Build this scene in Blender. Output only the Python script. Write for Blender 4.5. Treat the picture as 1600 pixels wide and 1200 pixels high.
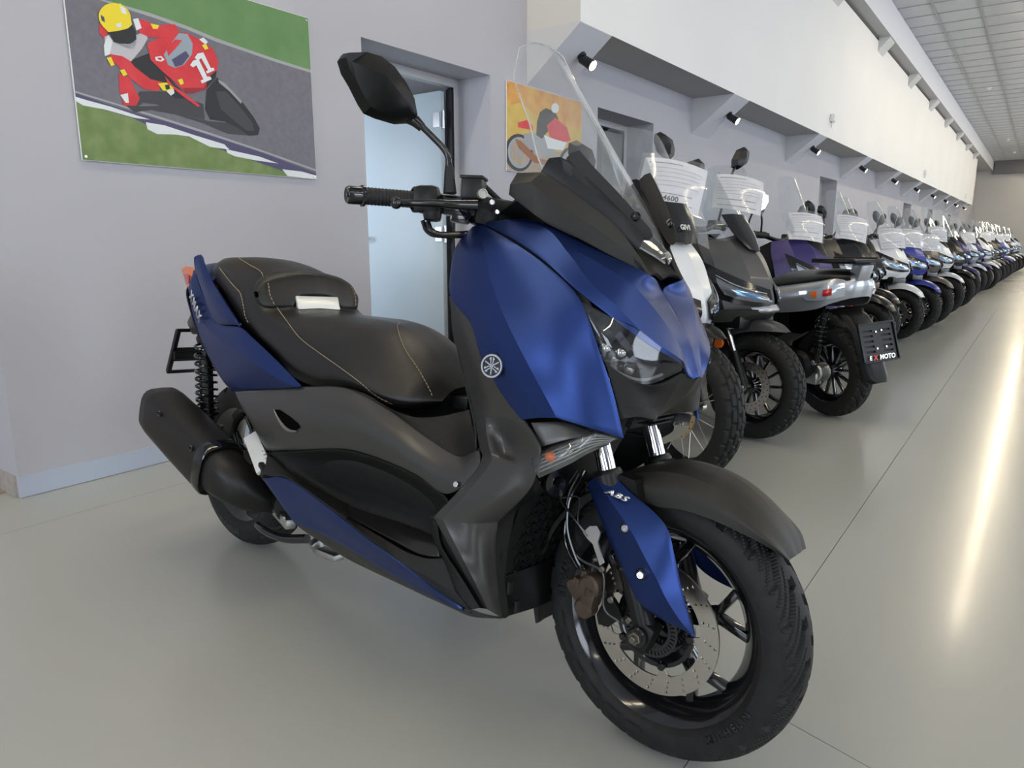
import bpy, bmesh, math, random
from mathutils import Vector, Matrix
random.seed(7)
for o in list(bpy.data.objects): bpy.data.objects.remove(o)
R = math.radians
scene = bpy.context.scene
COL = scene.collection

# ------------------------------------------------------------------ camera
FPX, PITCH, CAMH, HEAD = 1120.0, R(11.4), 1.012, R(36.06)
cd_ = bpy.data.cameras.new('camera'); cam = bpy.data.objects.new('camera', cd_); COL.objects.link(cam)
cd_.sensor_fit = 'HORIZONTAL'; cd_.sensor_width = 36.0; cd_.lens = 36.0 * FPX / 1600.0
cd_.clip_start = 0.02; cd_.clip_end = 200
cam.location = (0, 0, CAMH)
cam.rotation_euler = (R(90) - PITCH, 0, HEAD - R(90))
scene.camera = cam

# ------------------------------------------------------------------ world, daylight and exposure
w = bpy.data.worlds.new('sky'); scene.world = w; w.use_nodes = True
wn = w.node_tree.nodes; bg = wn['Background']
bg.inputs[0].default_value = (0.78, 0.86, 1.0, 1); bg.inputs[1].default_value = 0.6
vs = scene.view_settings
vs.view_transform = 'Standard'; vs.look = 'None'; vs.gamma = 1.0; vs.use_curve_mapping = False
vs.exposure = -0.08

def area(name, loc, rot, sx, sy, power, col):
    l = bpy.data.lights.new(name, 'AREA'); l.shape = 'RECTANGLE'; l.size = sx; l.size_y = sy
    l.energy = power; l.color = col
    o = bpy.data.objects.new(name, l); COL.objects.link(o); o.location = loc; o.rotation_euler = rot
    return o
# daylight through the shop-front glazing on the aisle side and behind the photographer
DAY = (0.80, 0.89, 1.0)
for i_ in (1, 3, 5, 7, 9, 11): area('window_light', (-5.65 + 3.7 * i_, -9.05, 2.35), (R(90), 0, 0), 3.3, 3.5, 230, DAY)
for y_ in (-4.4, 1.6): area('window_light', (-7.75, y_, 2.35), (R(90), 0, R(-90)), 2.7, 3.5, 190, DAY)
area('back_room_window_light', (2.80, 4.75, 1.35), (R(90), 0, R(-90)), 1.1, 1.3, 22, DAY)

# ------------------------------------------------------------------ materials
MATS = {}
def mat(name, col, rough=0.5, metal=0.0, spec=0.5, bump=0.0, bscale=200.0, mix=None, mscale=6.0, coat=0.0, crough=0.1,
        trans=0.0, ior=1.45, emis=None, estr=0.0, rvar=0.0, detail=4.0, alpha=1.0):
    if name in MATS: return MATS[name]
    m = bpy.data.materials.new(name); m.use_nodes = True; nt = m.node_tree; N = nt.nodes; K = nt.links
    b = N['Principled BSDF']
    b.inputs['Base Color'].default_value = (*col, 1); b.inputs['Roughness'].default_value = rough
    b.inputs['Metallic'].default_value = metal; b.inputs['Specular IOR Level'].default_value = spec
    b.inputs['Coat Weight'].default_value = coat; b.inputs['Coat Roughness'].default_value = crough
    b.inputs['Transmission Weight'].default_value = trans; b.inputs['IOR'].default_value = ior
    b.inputs['Alpha'].default_value = alpha
    if emis: b.inputs['Emission Color'].default_value = (*emis, 1); b.inputs['Emission Strength'].default_value = estr
    tc = N.new('ShaderNodeTexCoord')
    def noise(scale, det):
        n = N.new('ShaderNodeTexNoise'); n.inputs['Scale'].default_value = scale; n.inputs['Detail'].default_value = det
        K.new(tc.outputs['Object'], n.inputs['Vector']); return n
    if mix is not None:
        n = noise(mscale, detail); r = N.new('ShaderNodeValToRGB'); r.color_ramp.elements[0].position = 0.35; r.color_ramp.elements[1].position = 0.68
        r.color_ramp.elements[0].color = (*col, 1); r.color_ramp.elements[1].color = (*mix, 1)
        K.new(n.outputs[0], r.inputs[0]); K.new(r.outputs[0], b.inputs['Base Color'])
    if rvar:
        n = noise(mscale * 1.7, 5); mr = N.new('ShaderNodeMapRange'); mr.inputs[1].default_value = 0.3; mr.inputs[2].default_value = 0.7
        mr.inputs[3].default_value = max(0, rough - rvar); mr.inputs[4].default_value = rough + rvar
        K.new(n.outputs[0], mr.inputs[0]); K.new(mr.outputs[0], b.inputs['Roughness'])
    if bump:
        n = noise(bscale, 3); bp = N.new('ShaderNodeBump'); bp.inputs['Strength'].default_value = bump; bp.inputs['Distance'].default_value = 0.002
        K.new(n.outputs[0], bp.inputs['Height']); K.new(bp.outputs[0], b.inputs['Normal'])
    MATS[name] = m
    return m

def glass(name, tint=(1, 1, 1), rough=.03, haze=.03, ior=1.45, gcol=(1, 1, 1), edge=.75):
    if name in MATS: return MATS[name]
    m = bpy.data.materials.new(name); m.use_nodes = True; N = m.node_tree.nodes; K = m.node_tree.links
    N.remove(N['Principled BSDF']); out = N['Material Output']
    tr = N.new('ShaderNodeBsdfTransparent'); tr.inputs[0].default_value = (*tint, 1)
    gl = N.new('ShaderNodeBsdfGlossy'); gl.inputs['Roughness'].default_value = rough; gl.inputs[0].default_value = (*gcol, 1)
    df = N.new('ShaderNodeBsdfDiffuse'); df.inputs[0].default_value = (.8, .8, .8, 1)
    lw = N.new('ShaderNodeLayerWeight'); lw.inputs[0].default_value = .5
    pw = N.new('ShaderNodeMath'); pw.operation = 'POWER'; pw.inputs[1].default_value = 4.0; K.new(lw.outputs['Facing'], pw.inputs[0])
    fr = N.new('ShaderNodeMath'); fr.operation = 'MULTIPLY_ADD'; fr.inputs[1].default_value = edge; fr.inputs[2].default_value = ((ior - 1) / (ior + 1)) ** 2; K.new(pw.outputs[0], fr.inputs[0])
    tc = N.new('ShaderNodeTexCoord'); nz = N.new('ShaderNodeTexNoise'); nz.inputs['Scale'].default_value = 14; K.new(tc.outputs['Object'], nz.inputs[0])
    mp = N.new('ShaderNodeMapRange'); mp.inputs[1].default_value = .3; mp.inputs[2].default_value = .75; mp.inputs[3].default_value = haze * .5; mp.inputs[4].default_value = haze * 1.6; K.new(nz.outputs[0], mp.inputs[0])
    m1 = N.new('ShaderNodeMixShader'); K.new(mp.outputs[0], m1.inputs[0]); K.new(tr.outputs[0], m1.inputs[1]); K.new(df.outputs[0], m1.inputs[2])
    m2 = N.new('ShaderNodeMixShader'); K.new(fr.outputs[0], m2.inputs[0]); K.new(m1.outputs[0], m2.inputs[1]); K.new(gl.outputs[0], m2.inputs[2])
    K.new(m2.outputs[0], out.inputs[0]); MATS[name] = m; return m

# ------------------------------------------------------------------ mesh helpers
def link(o, parent=None):
    COL.objects.link(o)
    if parent is not None: o.parent = parent
    return o
class MB:
    """collects faces of one part, then build() links them as ONE mesh object"""
    def __init__(s): s.v = []; s.f = []; s.mi = []; s.cur = 0
    def add(s, vs, fs):
        n = len(s.v); s.v += [tuple(p) for p in vs]
        for f in fs: s.f.append([i + n for i in f]); s.mi.append(s.cur)
        return s
    def box(s, c, d, rot=None, bev=0.0):
        x, y, z = d[0] / 2, d[1] / 2, d[2] / 2
        if bev > 0:
            b = min(bev, x * .9, y * .9, z * .9)
            bm = bmesh.new(); bmesh.ops.create_cube(bm, size=1.0)
            for v in bm.verts: v.co = Vector((v.co.x * d[0], v.co.y * d[1], v.co.z * d[2]))
            bmesh.ops.bevel(bm, geom=bm.edges[:] , offset=b, segments=2, profile=0.6, affect='EDGES')
            vs = [v.co.copy() for v in bm.verts]; bm.verts.index_update(); fs = [[v.index for v in f.verts] for f in bm.faces]; bm.free()
        else:
            vs = [Vector((i * x, j * y, k * z)) for i in (-1, 1) for j in (-1, 1) for k in (-1, 1)]
            fs = [(0, 1, 3, 2), (4, 6, 7, 5), (0, 4, 5, 1), (2, 3, 7, 6), (0, 2, 6, 4), (1, 5, 7, 3)]
        if rot is not None:
            if not isinstance(rot, Matrix):
                from mathutils import Euler
                rot = Euler(rot).to_matrix()
            vs = [rot @ v for v in vs]
        c = Vector(c)
        return s.add([v + c for v in vs], fs)
    def bar(s, a, b, wx, wz, up=(0, 0, 1), bev=0.0):
        a, b = Vector(a), Vector(b); d = b - a; L = d.length; d.normalize()
        sd = d.cross(Vector(up)); sd.normalize(); u = sd.cross(d)
        M = Matrix((d, sd, u)).transposed()
        return s.box((a + b) / 2, (L, wx, wz), rot=M, bev=bev)
    def tube(s, pts, r, n=10, cap=True, closed=False, smooth=0):
        pts = [Vector(p) for p in pts]
        if smooth: 
            pts = spline(pts, smooth)
            if not isinstance(r, (int, float)): r = [q[0] for q in spline([(x, 0, 0) for x in r], smooth)]
        m = len(pts); rs = [r] * m if isinstance(r, (int, float)) else list(r)
        T = []
        for i in range(m):
            a = pts[max(i - 1, 0)] if not closed else pts[i - 1]; b = pts[min(i + 1, m - 1)] if not closed else pts[(i + 1) % m]
            t = (b - a); t = t.normalized() if t.length > 1e-9 else Vector((0, 0, 1)); T.append(t)
        ref = Vector((0, 0, 1)) if abs(T[0].z) < .9 else Vector((1, 0, 0))
        nrm = T[0].cross(ref).normalized(); vs = []
        for i in range(m):
            nrm = (nrm - T[i] * nrm.dot(T[i])); nrm = nrm.normalized() if nrm.length > 1e-6 else T[i].orthogonal().normalized()
            bn = T[i].cross(nrm)
            for k in range(n):
                a = 2 * math.pi * k / n; vs.append(pts[i] + (nrm * math.cos(a) + bn * math.sin(a)) * rs[i])
        fs = []
        for i in range(m - 1 if not closed else m):
            j = (i + 1) % m
            for k in range(n): fs.append((i * n + k, i * n + (k + 1) % n, j * n + (k + 1) % n, j * n + k))
        if cap and not closed: fs.append(tuple(range(n))[::-1]); fs.append(tuple((m - 1) * n + k for k in range(n)))
        return s.add(vs, fs)
    def lathe(s, prof, c=(0, 0, 0), axis=(0, 1, 0), n=48, ref=None, a0=0.0, a1=2 * math.pi, closed_prof=False):
        """prof: list of (radius, height along axis)"""
        ax = Vector(axis).normalized(); e1 = Vector(ref).normalized() if ref else ax.orthogonal().normalized(); e2 = ax.cross(e1); c = Vector(c)
        full = abs(a1 - a0 - 2 * math.pi) < 1e-6; m = n if full else n + 1; vs = []
        for i in range(m):
            a = a0 + (a1 - a0) * i / n; d = e1 * math.cos(a) + e2 * math.sin(a)
            for r_, h_ in prof: vs.append(c + d * r_ + ax * h_)
        p = len(prof); fs = []
        for i in range(n):
            j = (i + 1) % m
            for k in range(p - 1 if not closed_prof else p):
                l = (k + 1) % p; fs.append((i * p + k, j * p + k, j * p + l, i * p + l))
        return s.add(vs, fs)
    def disc(s, c, r, axis, h, n=24, bev=0.0):
        b = bev or 0.0
        pr = [(1e-5, 0), (r, 0), (r, h - b), (r - b, h), (1e-5, h)] if b else [(1e-5, 0), (r, 0), (r, h), (1e-5, h)]
        return s.lathe(pr, c, axis, n)
    def prism(s, pts, d):
        """closed outline pts extruded by vector d"""
        d = Vector(d); n = len(pts); a = [Vector(p) for p in pts]; b = [p + d for p in a]
        fs = [tuple(range(n))[::-1], tuple(range(n, 2 * n))] + [(i, (i + 1) % n, n + (i + 1) % n, n + i) for i in range(n)]
        return s.add(a + b, fs)
    def grid(s, g, flip=False):
        m, n = len(g), len(g[0]); vs = [p for row in g for p in row]
        fs = [(i * n + j, i * n + j + 1, (i + 1) * n + j + 1, (i + 1) * n + j) for i in range(m - 1) for j in range(n - 1)]
        if flip: fs = [f[::-1] for f in fs]
        return s.add(vs, fs)
    def sphere(s, c, r, n=16, m=10, sc=(1, 1, 1)):
        pr = []
        vs = []; c = Vector(c)
        for i in range(m + 1):
            t = math.pi * i / m
            for k in range(n):
                a = 2 * math.pi * k / n; vs.append(c + Vector((r * sc[0] * math.sin(t) * math.cos(a), r * sc[1] * math.sin(t) * math.sin(a), r * sc[2] * math.cos(t))))
        fs = [(i * n + k, (i + 1) * n + k, (i + 1) * n + (k + 1) % n, i * n + (k + 1) % n) for i in range(m) for k in range(n)]
        return s.add(vs, fs)
    def mirror(s):
        """adds the mirror image in y"""
        n = len(s.v); s.v += [(x, -y, z) for x, y, z in s.v]; s.f += [[i + n for i in f][::-1] for f in s.f]; s.mi += s.mi
        return s
    def flipped(s):
        o = MB(); o.v = [(x, -y, z) for x, y, z in s.v]; o.f = [f[::-1] for f in s.f]; o.mi = list(s.mi); return o
    def mesh(s, name, mats, ang=35, merge=True):
        me = bpy.data.meshes.new(name); me.from_pydata([tuple(v) for v in s.v], [], [tuple(f) for f in s.f])
        mats = mats if isinstance(mats, (list, tuple)) else [mats]
        for m in mats: me.materials.append(m)
        if len(mats) > 1: me.polygons.foreach_set('material_index', s.mi)
        bm = bmesh.new(); bm.from_mesh(me)
        if merge: bmesh.ops.remove_doubles(bm, verts=bm.verts[:], dist=1e-5)
        bmesh.ops.recalc_face_normals(bm, faces=bm.faces[:])
        bm.to_mesh(me); bm.free()
        me.polygons.foreach_set('use_smooth', [True] * len(me.polygons))
        me.set_sharp_from_angle(angle=R(ang)); me.update()
        return me
    def build(s, name, mats, parent=None, ang=35, thick=0.0, bevel=0.0, sub=0, merge=True, label=None):
        o = bpy.data.objects.new(name, s.mesh(name, mats, ang, merge)); link(o, parent)
        if label: o['label'] = label
        if thick:
            md = o.modifiers.new('solid', 'SOLIDIFY'); md.thickness = abs(thick); md.offset = -1.0 if thick > 0 else 1.0; md.use_even_offset = False
        if thick and not sub: es = o.modifiers.new('split', 'EDGE_SPLIT'); es.split_angle = R(40)
        if sub: md = o.modifiers.new('sub', 'SUBSURF'); md.levels = md.render_levels = sub
        if bevel: md = o.modifiers.new('bev', 'BEVEL'); md.width = bevel; md.segments = 2; md.limit_method = 'ANGLE'; md.angle_limit = R(40)
        return o
def cat(p0, p1, p2, p3, t):
    return p1 + (p2 - p0) * (.5 * t) + (p0 * 2 - p1 * 5 + p2 * 4 - p3) * (.5 * t * t) + (p1 * 3 - p0 - p2 * 3 + p3) * (.5 * t * t * t)
def spline(pts, k, breaks=(), closed=False):
    pts = [Vector(p) for p in pts]; n = len(pts)
    if closed:
        out = []
        for i in range(n):
            for j in range(k): out.append(cat(pts[i - 1], pts[i], pts[(i + 1) % n], pts[(i + 2) % n], j / k))
        return out
    cuts = [0] + sorted(b for b in breaks if 0 < b < n - 1) + [n - 1]; out = []
    for a, b in zip(cuts, cuts[1:]):
        seg = pts[a:b + 1]; ex = [seg[0] * 2 - seg[1]] + seg + [seg[-1] * 2 - seg[-2]]
        for i in range(1, len(ex) - 2):
            for j in range(k): out.append(cat(ex[i - 1], ex[i], ex[i + 1], ex[i + 2], j / k))
    out.append(pts[-1]); return out
def patch(rows, k=6, cr=(), cc=()):
    """rows of 3-D control points -> smooth grid; cr / cc are the row / column indices that stay sharp creases"""
    a = [spline(r_, k, cc) for r_ in rows]
    cols = [spline([r_[j] for r_ in a], k, cr) for j in range(len(a[0]))]
    return [[cols[j][i] for j in range(len(cols))] for i in range(len(cols[0]))]
def empty(name, loc=(0, 0, 0), rz=0.0, parent=None):
    o = bpy.data.objects.new(name, None); o.empty_display_size = .1; link(o, parent); o.location = loc; o.rotation_euler = (0, 0, rz); return o
def tag(o, label=None, cat=None, group=None, kind=None):
    if label: o['label'] = label
    if cat: o['category'] = cat
    if group: o['group'] = group
    if kind: o['kind'] = kind
    return o
def text_mesh(txt, size, shear=0.0, space=1.0, bold=0.0):
    c = bpy.data.curves.new('txt', 'FONT'); c.body = txt; c.size = size; c.shear = shear; c.space_character = space; c.offset = bold
    c.align_x = 'CENTER'; c.align_y = 'CENTER'; c.resolution_u = 2
    o = bpy.data.objects.new('txt', c); COL.objects.link(o)
    dg = bpy.context.evaluated_depsgraph_get(); me = bpy.data.meshes.new_from_object(o.evaluated_get(dg))
    vs = [v.co.copy() for v in me.vertices]; fs = [list(p.vertices) for p in me.polygons]
    bpy.data.objects.remove(o); bpy.data.curves.remove(c); bpy.data.meshes.remove(me)
    return vs, fs
# ------------------------------------------------------------------ the room
WY = 3.18; XE = 45.5; ZC = 4.95
m_wall = mat('wall paint lavender grey', (0.47, 0.465, 0.505), .62, mix=(0.45, 0.445, 0.485), mscale=1.3, bump=.08, bscale=90)
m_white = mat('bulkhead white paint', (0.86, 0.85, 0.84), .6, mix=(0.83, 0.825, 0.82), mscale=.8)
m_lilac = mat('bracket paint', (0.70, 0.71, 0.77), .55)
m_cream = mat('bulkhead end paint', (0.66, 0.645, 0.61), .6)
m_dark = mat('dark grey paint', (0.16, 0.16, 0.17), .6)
m_soff = mat('shaded soffit grey', (0.42, 0.42, 0.42), .6)  # shade under bulkhead and beam put into this darker grey
m_floor = mat('epoxy floor', (0.39, 0.40, 0.375), .24, mix=(0.415, 0.42, 0.39), mscale=.35, bump=.12, bscale=160, rvar=.015, coat=.25, crough=.12)
m_joint = mat('joint filler', (0.20, 0.20, 0.19), .8)
m_ceil = mat('ceiling tile', (0.60, 0.615, 0.64), .75, mix=(0.57, 0.585, 0.61), mscale=3)
m_tbar = mat('ceiling grid bar', (0.40, 0.41, 0.43), .5)

def struct(o): o['kind'] = 'structure'; return o
# floor: a dark base with the poured slabs standing proud of the saw-cut joints
fl = struct(MB().box((19.0, -2.0, -.06), (54, 15, .10)).build('floor', m_joint))
ys = [-9.4, -6.8, -4.4, -1.98, .45, 2.83, 5.4]
cuts = [-7.9, -3.4, None, 5.9, 10.6, 15.3, 20.0, 24.7, 29.4, 34.1, 38.8, 43.5, 46]
def cut_x(i, y): return cuts[i] if cuts[i] is not None else 1.36 + .27 * max(min(y, 2.83), -4.4)
GJ = .0011
for j in range(len(ys) - 1):
    for i in range(len(cuts) - 1):
        y0, y1 = ys[j] + GJ, ys[j + 1] - GJ
        MB().prism([(cut_x(i, y0) + GJ, y0, -.009), (cut_x(i + 1, y0) - GJ, y0, -.009), (cut_x(i + 1, y1) - GJ, y1, -.009), (cut_x(i, y1) + GJ, y1, -.009)], (0, 0, .009)).build('slab', m_floor, fl)
m_tile = mat('brown threshold tile', (0.30, 0.23, 0.16), .4, mix=(0.36, 0.29, 0.21), mscale=9)
th = struct(MB().box((.1, 4.35, .004), (1.86, 2.1, .008)).build('floor_threshold', m_tile))

# left wall with door openings and recesses
holes = [(2.95, 4.115, 0, 2.108), (5.60, 6.69, 0, 2.108), (13.2, 14.45, 0, 2.06), (22.3, 23.7, 0, 1.99), (27.4, 28.6, 0, 1.99), (33.5, 34.7, 0, 1.99)]
wb = MB(); x = 1.04; TH = .36
for (a, b, z0, z1) in holes:
    wb.box(((x + a) / 2, WY + TH / 2, ZC / 2), (a - x, TH, ZC)); wb.box(((a + b) / 2, WY + TH / 2, (z1 + ZC) / 2), (b - a, TH, ZC - z1)); x = b
wb.box(((x + XE) / 2, WY + TH / 2, ZC / 2), (XE - x, TH, ZC))
struct(wb.build('wall_left', m_wall, merge=False))
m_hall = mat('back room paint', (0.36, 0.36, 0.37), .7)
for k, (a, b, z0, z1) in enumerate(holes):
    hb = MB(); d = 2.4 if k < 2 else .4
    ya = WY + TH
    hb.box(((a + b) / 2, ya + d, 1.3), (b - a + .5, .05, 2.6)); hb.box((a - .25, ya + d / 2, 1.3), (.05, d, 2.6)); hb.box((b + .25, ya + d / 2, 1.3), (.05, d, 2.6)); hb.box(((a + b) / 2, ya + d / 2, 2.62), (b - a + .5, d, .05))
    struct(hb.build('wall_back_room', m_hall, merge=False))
# painted skirting along the left wall and the tiled one round the corner
m_skirt = mat('skirting blue grey', (0.44, 0.50, 0.60), .35)
m_base = mat('tile baseboard', (0.34, 0.32, 0.30), .45, mix=(0.42, 0.39, 0.36), mscale=30)
sk = MB(); x = 1.04
for (a, b, *_r) in holes: sk.box(((x + a) / 2, WY - .003, .045), (a - x, .006, .085)); x = b
sk.box(((x + XE) / 2, WY - .003, .045), (XE - x, .006, .085))
struct(sk.build('baseboard_left', m_skirt, merge=False))
struct(MB().box((1.04 - .005, WY + TH / 2 + .01, .045), (.010, TH - .02, .088)).build('baseboard_corner', m_base))

# door 1: steel frame and an open pale blue leaf; door 2: frame and dark leaf
m_frame = mat('door frame grey', (0.50, 0.50, 0.51), .4)
m_leaf = mat('door leaf pale blue', (0.60, 0.69, 0.74), .35, mix=(0.58, 0.67, 0.73), mscale=1.5)
m_gask = mat('black gasket', (0.01, 0.01, 0.011), .5)
m_steel = mat('brushed steel', (0.55, 0.55, 0.56), .3, 1.0, bump=.1)
m_dleaf = mat('door leaf grey', (0.17, 0.175, 0.185), .45)
def door(n, a, b, z1, leaf_open):
    root = struct(empty('door_%d' % n, (a, WY + .28, 0)))
    f = MB(); t = .055
    f.box(((b - a) - t / 2, .03, z1 / 2), (t, .06, z1), bev=.004); f.box((t / 2, .03, z1 / 2), (t, .06, z1), bev=.004); f.box(((b - a) / 2, .03, z1 - t / 2), (b - a - 2 * t, .06, t), bev=.004)
    f.build('door_frame', m_frame, root)
    MB().box(((b - a) - t - .008, .035, z1 / 2 - .03), (.016, .05, z1 - .07)).build('gasket', m_gask, root)
    if leaf_open:
        lf = MB().box(((b - a) - t - .045, .06 + .47, 1.03), (.045, .92, 2.0), bev=.003).build('door_leaf', m_leaf, root)
        for z in (.25, 1.05, 1.84):
            hg = MB(); hg.tube([((b - a) - t - .052, .055, z - .06), ((b - a) - t - .052, .055, z + .06)], .009); hg.box(((b - a) - t - .075, .10, z), (.006, .06, .10)); hg.build('hinge', m_steel, root)
        hd = MB(); hd.tube([((b - a) - t - .07, .90, 1.02), ((b - a) - t - .115, .90, 1.02), ((b - a) - t - .115, .78, 1.02)], .009, smooth=4); hd.disc(((b - a) - t - .068, .90, 1.02), .026, (-1, 0, 0), .01); hd.build('handle', m_steel, root)
    else:
        MB().box(((b - a) / 2, .035, 1.0), (b - a - 2 * t - .036, .045, 2.04), bev=.003).build('door_leaf', m_dleaf, root)
        MB().tube([(.14, .0, 1.02), (.14, -.045, 1.02), (.26, -.045, 1.02)], .009, smooth=4).build('handle', m_steel, root)
door(1, 2.95, 4.115, 2.108, True); door(2, 5.60, 6.69, 2.108, False)
for n, (a, b, z0, z1) in enumerate(holes[2:], 3): 
    r_ = struct(empty('door_%d' % n, (a, WY + .25, 0))); MB().box(((b - a) / 2, .03, z1 / 2), (b - a, .05, z1), bev=.004).build('door_leaf', m_frame, r_)
    MB().box(((b - a) / 2, -.005, z1 / 2), (.03, .02, z1), bev=.004).build('door_stile', m_dleaf, r_)

# bulkhead over the row, held on brackets
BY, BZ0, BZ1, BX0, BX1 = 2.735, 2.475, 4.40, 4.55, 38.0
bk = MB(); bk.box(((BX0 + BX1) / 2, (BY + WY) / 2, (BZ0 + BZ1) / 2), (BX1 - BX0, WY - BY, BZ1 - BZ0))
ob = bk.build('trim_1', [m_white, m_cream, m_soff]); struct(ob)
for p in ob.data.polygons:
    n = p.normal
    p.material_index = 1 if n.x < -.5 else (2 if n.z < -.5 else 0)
brx = [(4.55, 5.0)] + [(7.62 + 3.49 * i, 7.62 + 3.49 * i + .47) for i in range(9)]
bmesh_br = {}
bn = 2
m_brf = mat('bracket cheek paint', (0.62, 0.62, 0.63), .6)
for (a, b) in brx:
    q = MB(); q.prism([(a, WY, BZ0), (a, BY, BZ0), (a, BY, BZ0 - .004), (a, WY, 2.115)], (b - a, 0, 0))
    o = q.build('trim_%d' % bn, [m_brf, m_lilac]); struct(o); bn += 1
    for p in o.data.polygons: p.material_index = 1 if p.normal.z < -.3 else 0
# beam under the ceiling with its own brackets
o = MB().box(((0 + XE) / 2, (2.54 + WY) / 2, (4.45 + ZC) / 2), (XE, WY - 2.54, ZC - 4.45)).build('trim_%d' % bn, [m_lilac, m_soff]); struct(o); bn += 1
for p in o.data.polygons: p.material_index = 1 if p.normal.z < -.5 else 0  # underside gets the grey with the shade in its colour
for (a, b) in brx[1:]:
    o = MB().prism([(a, BY, 4.45), (a, 2.56, 4.45), (a, 2.56, 4.43), (a, BY, 4.23)], (b - a, 0, 0)).build('trim_%d' % bn, m_brf); struct(o); bn += 1

# ceiling with lay-in tiles between grid bars
ce = struct(MB().box((18, -3.0, ZC + .06), (55, 13, .04)).build('ceiling', m_soff))
PX, PY = .722, .66
yt = [2.54 - .52 - PY * i for i in range(0, 18)]
tb = MB()
for y in [2.02 - PY * i for i in range(17)]: tb.box((18, y, ZC - .004), (55, .024, .012))
for i in range(75): tb.box((-8.2 + PX * i, -3.2, ZC - .003), (.018, 11.5, .010))
tb.build('grid_bar', m_tbar, ce, merge=False)
tile_me = MB().box((0, 0, 0), (PX - .010, PY - .010, .02), bev=.003).mesh('tile', m_ceil)
cnt = 0
for j in range(3):
    for i in range(75):
        X = -8.2 + PX * (i + .5); Y = 2.02 + PY * .5 - PY * j
        if X > 11.5 and X < XE and cnt < 290:
            o = bpy.data.objects.new('tile', tile_me); link(o, ce); o.location = (X, Y, ZC + .014); cnt += 1
rest = MB()
for j in range(17):
    for i in range(75):
        X = -8.2 + PX * (i + .5); Y = 2.02 + PY * .5 - PY * j
        if not (X > 11.5 and j < 3): rest.box((X, Y, ZC + .014), (PX - .010, PY - .010, .02))
tag(rest.build('tile_field', m_ceil, ce, merge=False), kind='stuff')
for n_ in range(3): pass
# far wall, right wall with glazing, wall behind
fw = struct(MB().box((XE + .1, -3, ZC / 2), (.2, 13, ZC)).build('wall_far', mat('far wall paint', (0.56, 0.555, 0.55), .6)))
struct(MB().box((XE - .12, -3.2, 4.62), (.24, 11.4, .66)).build('trim_40', m_dark))
gl = MB()
for i_ in (0, 2, 4, 6, 8, 10, 12, 13): gl.box((-5.65 + 3.7 * i_, -9.2, 2.4), (3.4, .2, 4.4))  # unseen closed bays, added to narrow the daylight to separate windows
gl.box((19, -9.2, .25), (54, .2, .5)); gl.box((19, -9.2, 4.6), (54, .2, .7))
for i in range(15): gl.box((-7.5 + 3.7 * i, -9.2, 2.4), (.3, .2, 4.4))
struct(gl.build('wall_right', m_wall, merge=False))
gb = MB(); gb.box((-7.9, -7.4, 2.4), (.2, 2.75, 4.4)); gb.box((-7.9, -1.4, 2.4), (.2, 2.75, 4.4)); gb.box((-7.9, -3, .25), (.2, 12.6, .5)); gb.box((-7.9, -3, 4.6), (.2, 12.6, .7))  # bays closed here too, shaping the daylight from behind
for i in range(5): gb.box((-7.9, -8.9 + 3.0 * i, 2.4), (.2, .25, 4.4))
struct(gb.build('wall_behind', m_wall, merge=False))
struct(MB().box((-3.3, 5.35, ZC / 2), (9.2, .2, ZC)).build('wall_side_room', m_wall))

# ceiling luminaires: rows of linear fittings (warm), each a thing
m_fit = mat('fitting white', (0.8, 0.8, 0.8), .4)
m_lamp = mat('lamp diffuser lit', (1, .9, .7), .5, emis=(1.0, 0.85, 0.61), estr=40)
lb = MB().box((0, 0, .03), (2.2, .14, .05), bev=.006).mesh('fitting_body', m_fit)
ld = MB().box((0, 0, 0), (2.12, .11, .022), bev=.008).mesh('diffuser', m_lamp)
def lum(x, y, where):
    r_ = empty('ceiling_luminaire', (x, y, ZC - .062)); tag(r_, 'white linear ceiling light with warm diffuser in the row %s' % where, 'ceiling light', 'linear luminaires above the aisle')
    for me in (lb, ld):
        o = bpy.data.objects.new(me.name, me); link(o, r_)
for i in range(7, 20): lum(-4.6 + 2.55 * i, .42, 'along the middle of the aisle')
for i in range(20): lum(-4.6 + 2.55 * i, -4.0, 'on the window side')
for i in range(4): lum(-4.6 + 2.55 * i, 1.95, 'added to light the blue scooter')  # extra unseen row, added for overhead highlights on the blue scooter

# spotlights on the brackets
m_blk = mat('black powder coat', (0.012, 0.012, 0.013), .42)
m_spot = mat('spot lamp lit', (1, .9, .75), .4, emis=(1.0, .86, .60), estr=22)
def spot(x, idx):
    t = .62; y = WY + (BY - WY) * t; z = 2.115 + (BZ0 - 2.115) * t
    nrm = Vector((0, -(BZ0 - 2.115), -(WY - BY))).normalized()
    r_ = empty('spotlight', (x, y, z))
    nm = ['nearest to the tall clear screen of the blue scooter', 'second', 'third', 'fourth', 'fifth', 'sixth', 'seventh', 'eighth', 'ninth', 'farthest']
    tag(r_, 'black wall spotlight under the white bulkhead, %s along the row' % nm[idx] if idx else 'black wall spotlight behind the tall clear screen of the blue scooter', 'spotlight', 'bracket spotlights')
    MB().disc((0, 0, 0), .034, nrm, .022, bev=.004).build('mount', m_blk, r_)
    e = nrm * .06; MB().tube([nrm * .015, e], .012).build('arm', m_blk, r_)
    ax = Vector((-.05, -.84, -.54)).normalized(); c = e - ax * .045
    h = MB().lathe([(1e-4, 0), (.030, 0), (.034, .006), (.036, .075), (.041, .125), (.037, .125), (.034, .10)], c, ax, 24).build('lamp_head', m_blk, r_)
    MB().lathe([(1e-4, .112), (.030, .108), (.0365, .122)], c, ax, 24).build('lamp_face', m_spot, h)
for i, (a, b) in enumerate(brx): spot(a + (.33 if i else .30), i)

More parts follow.
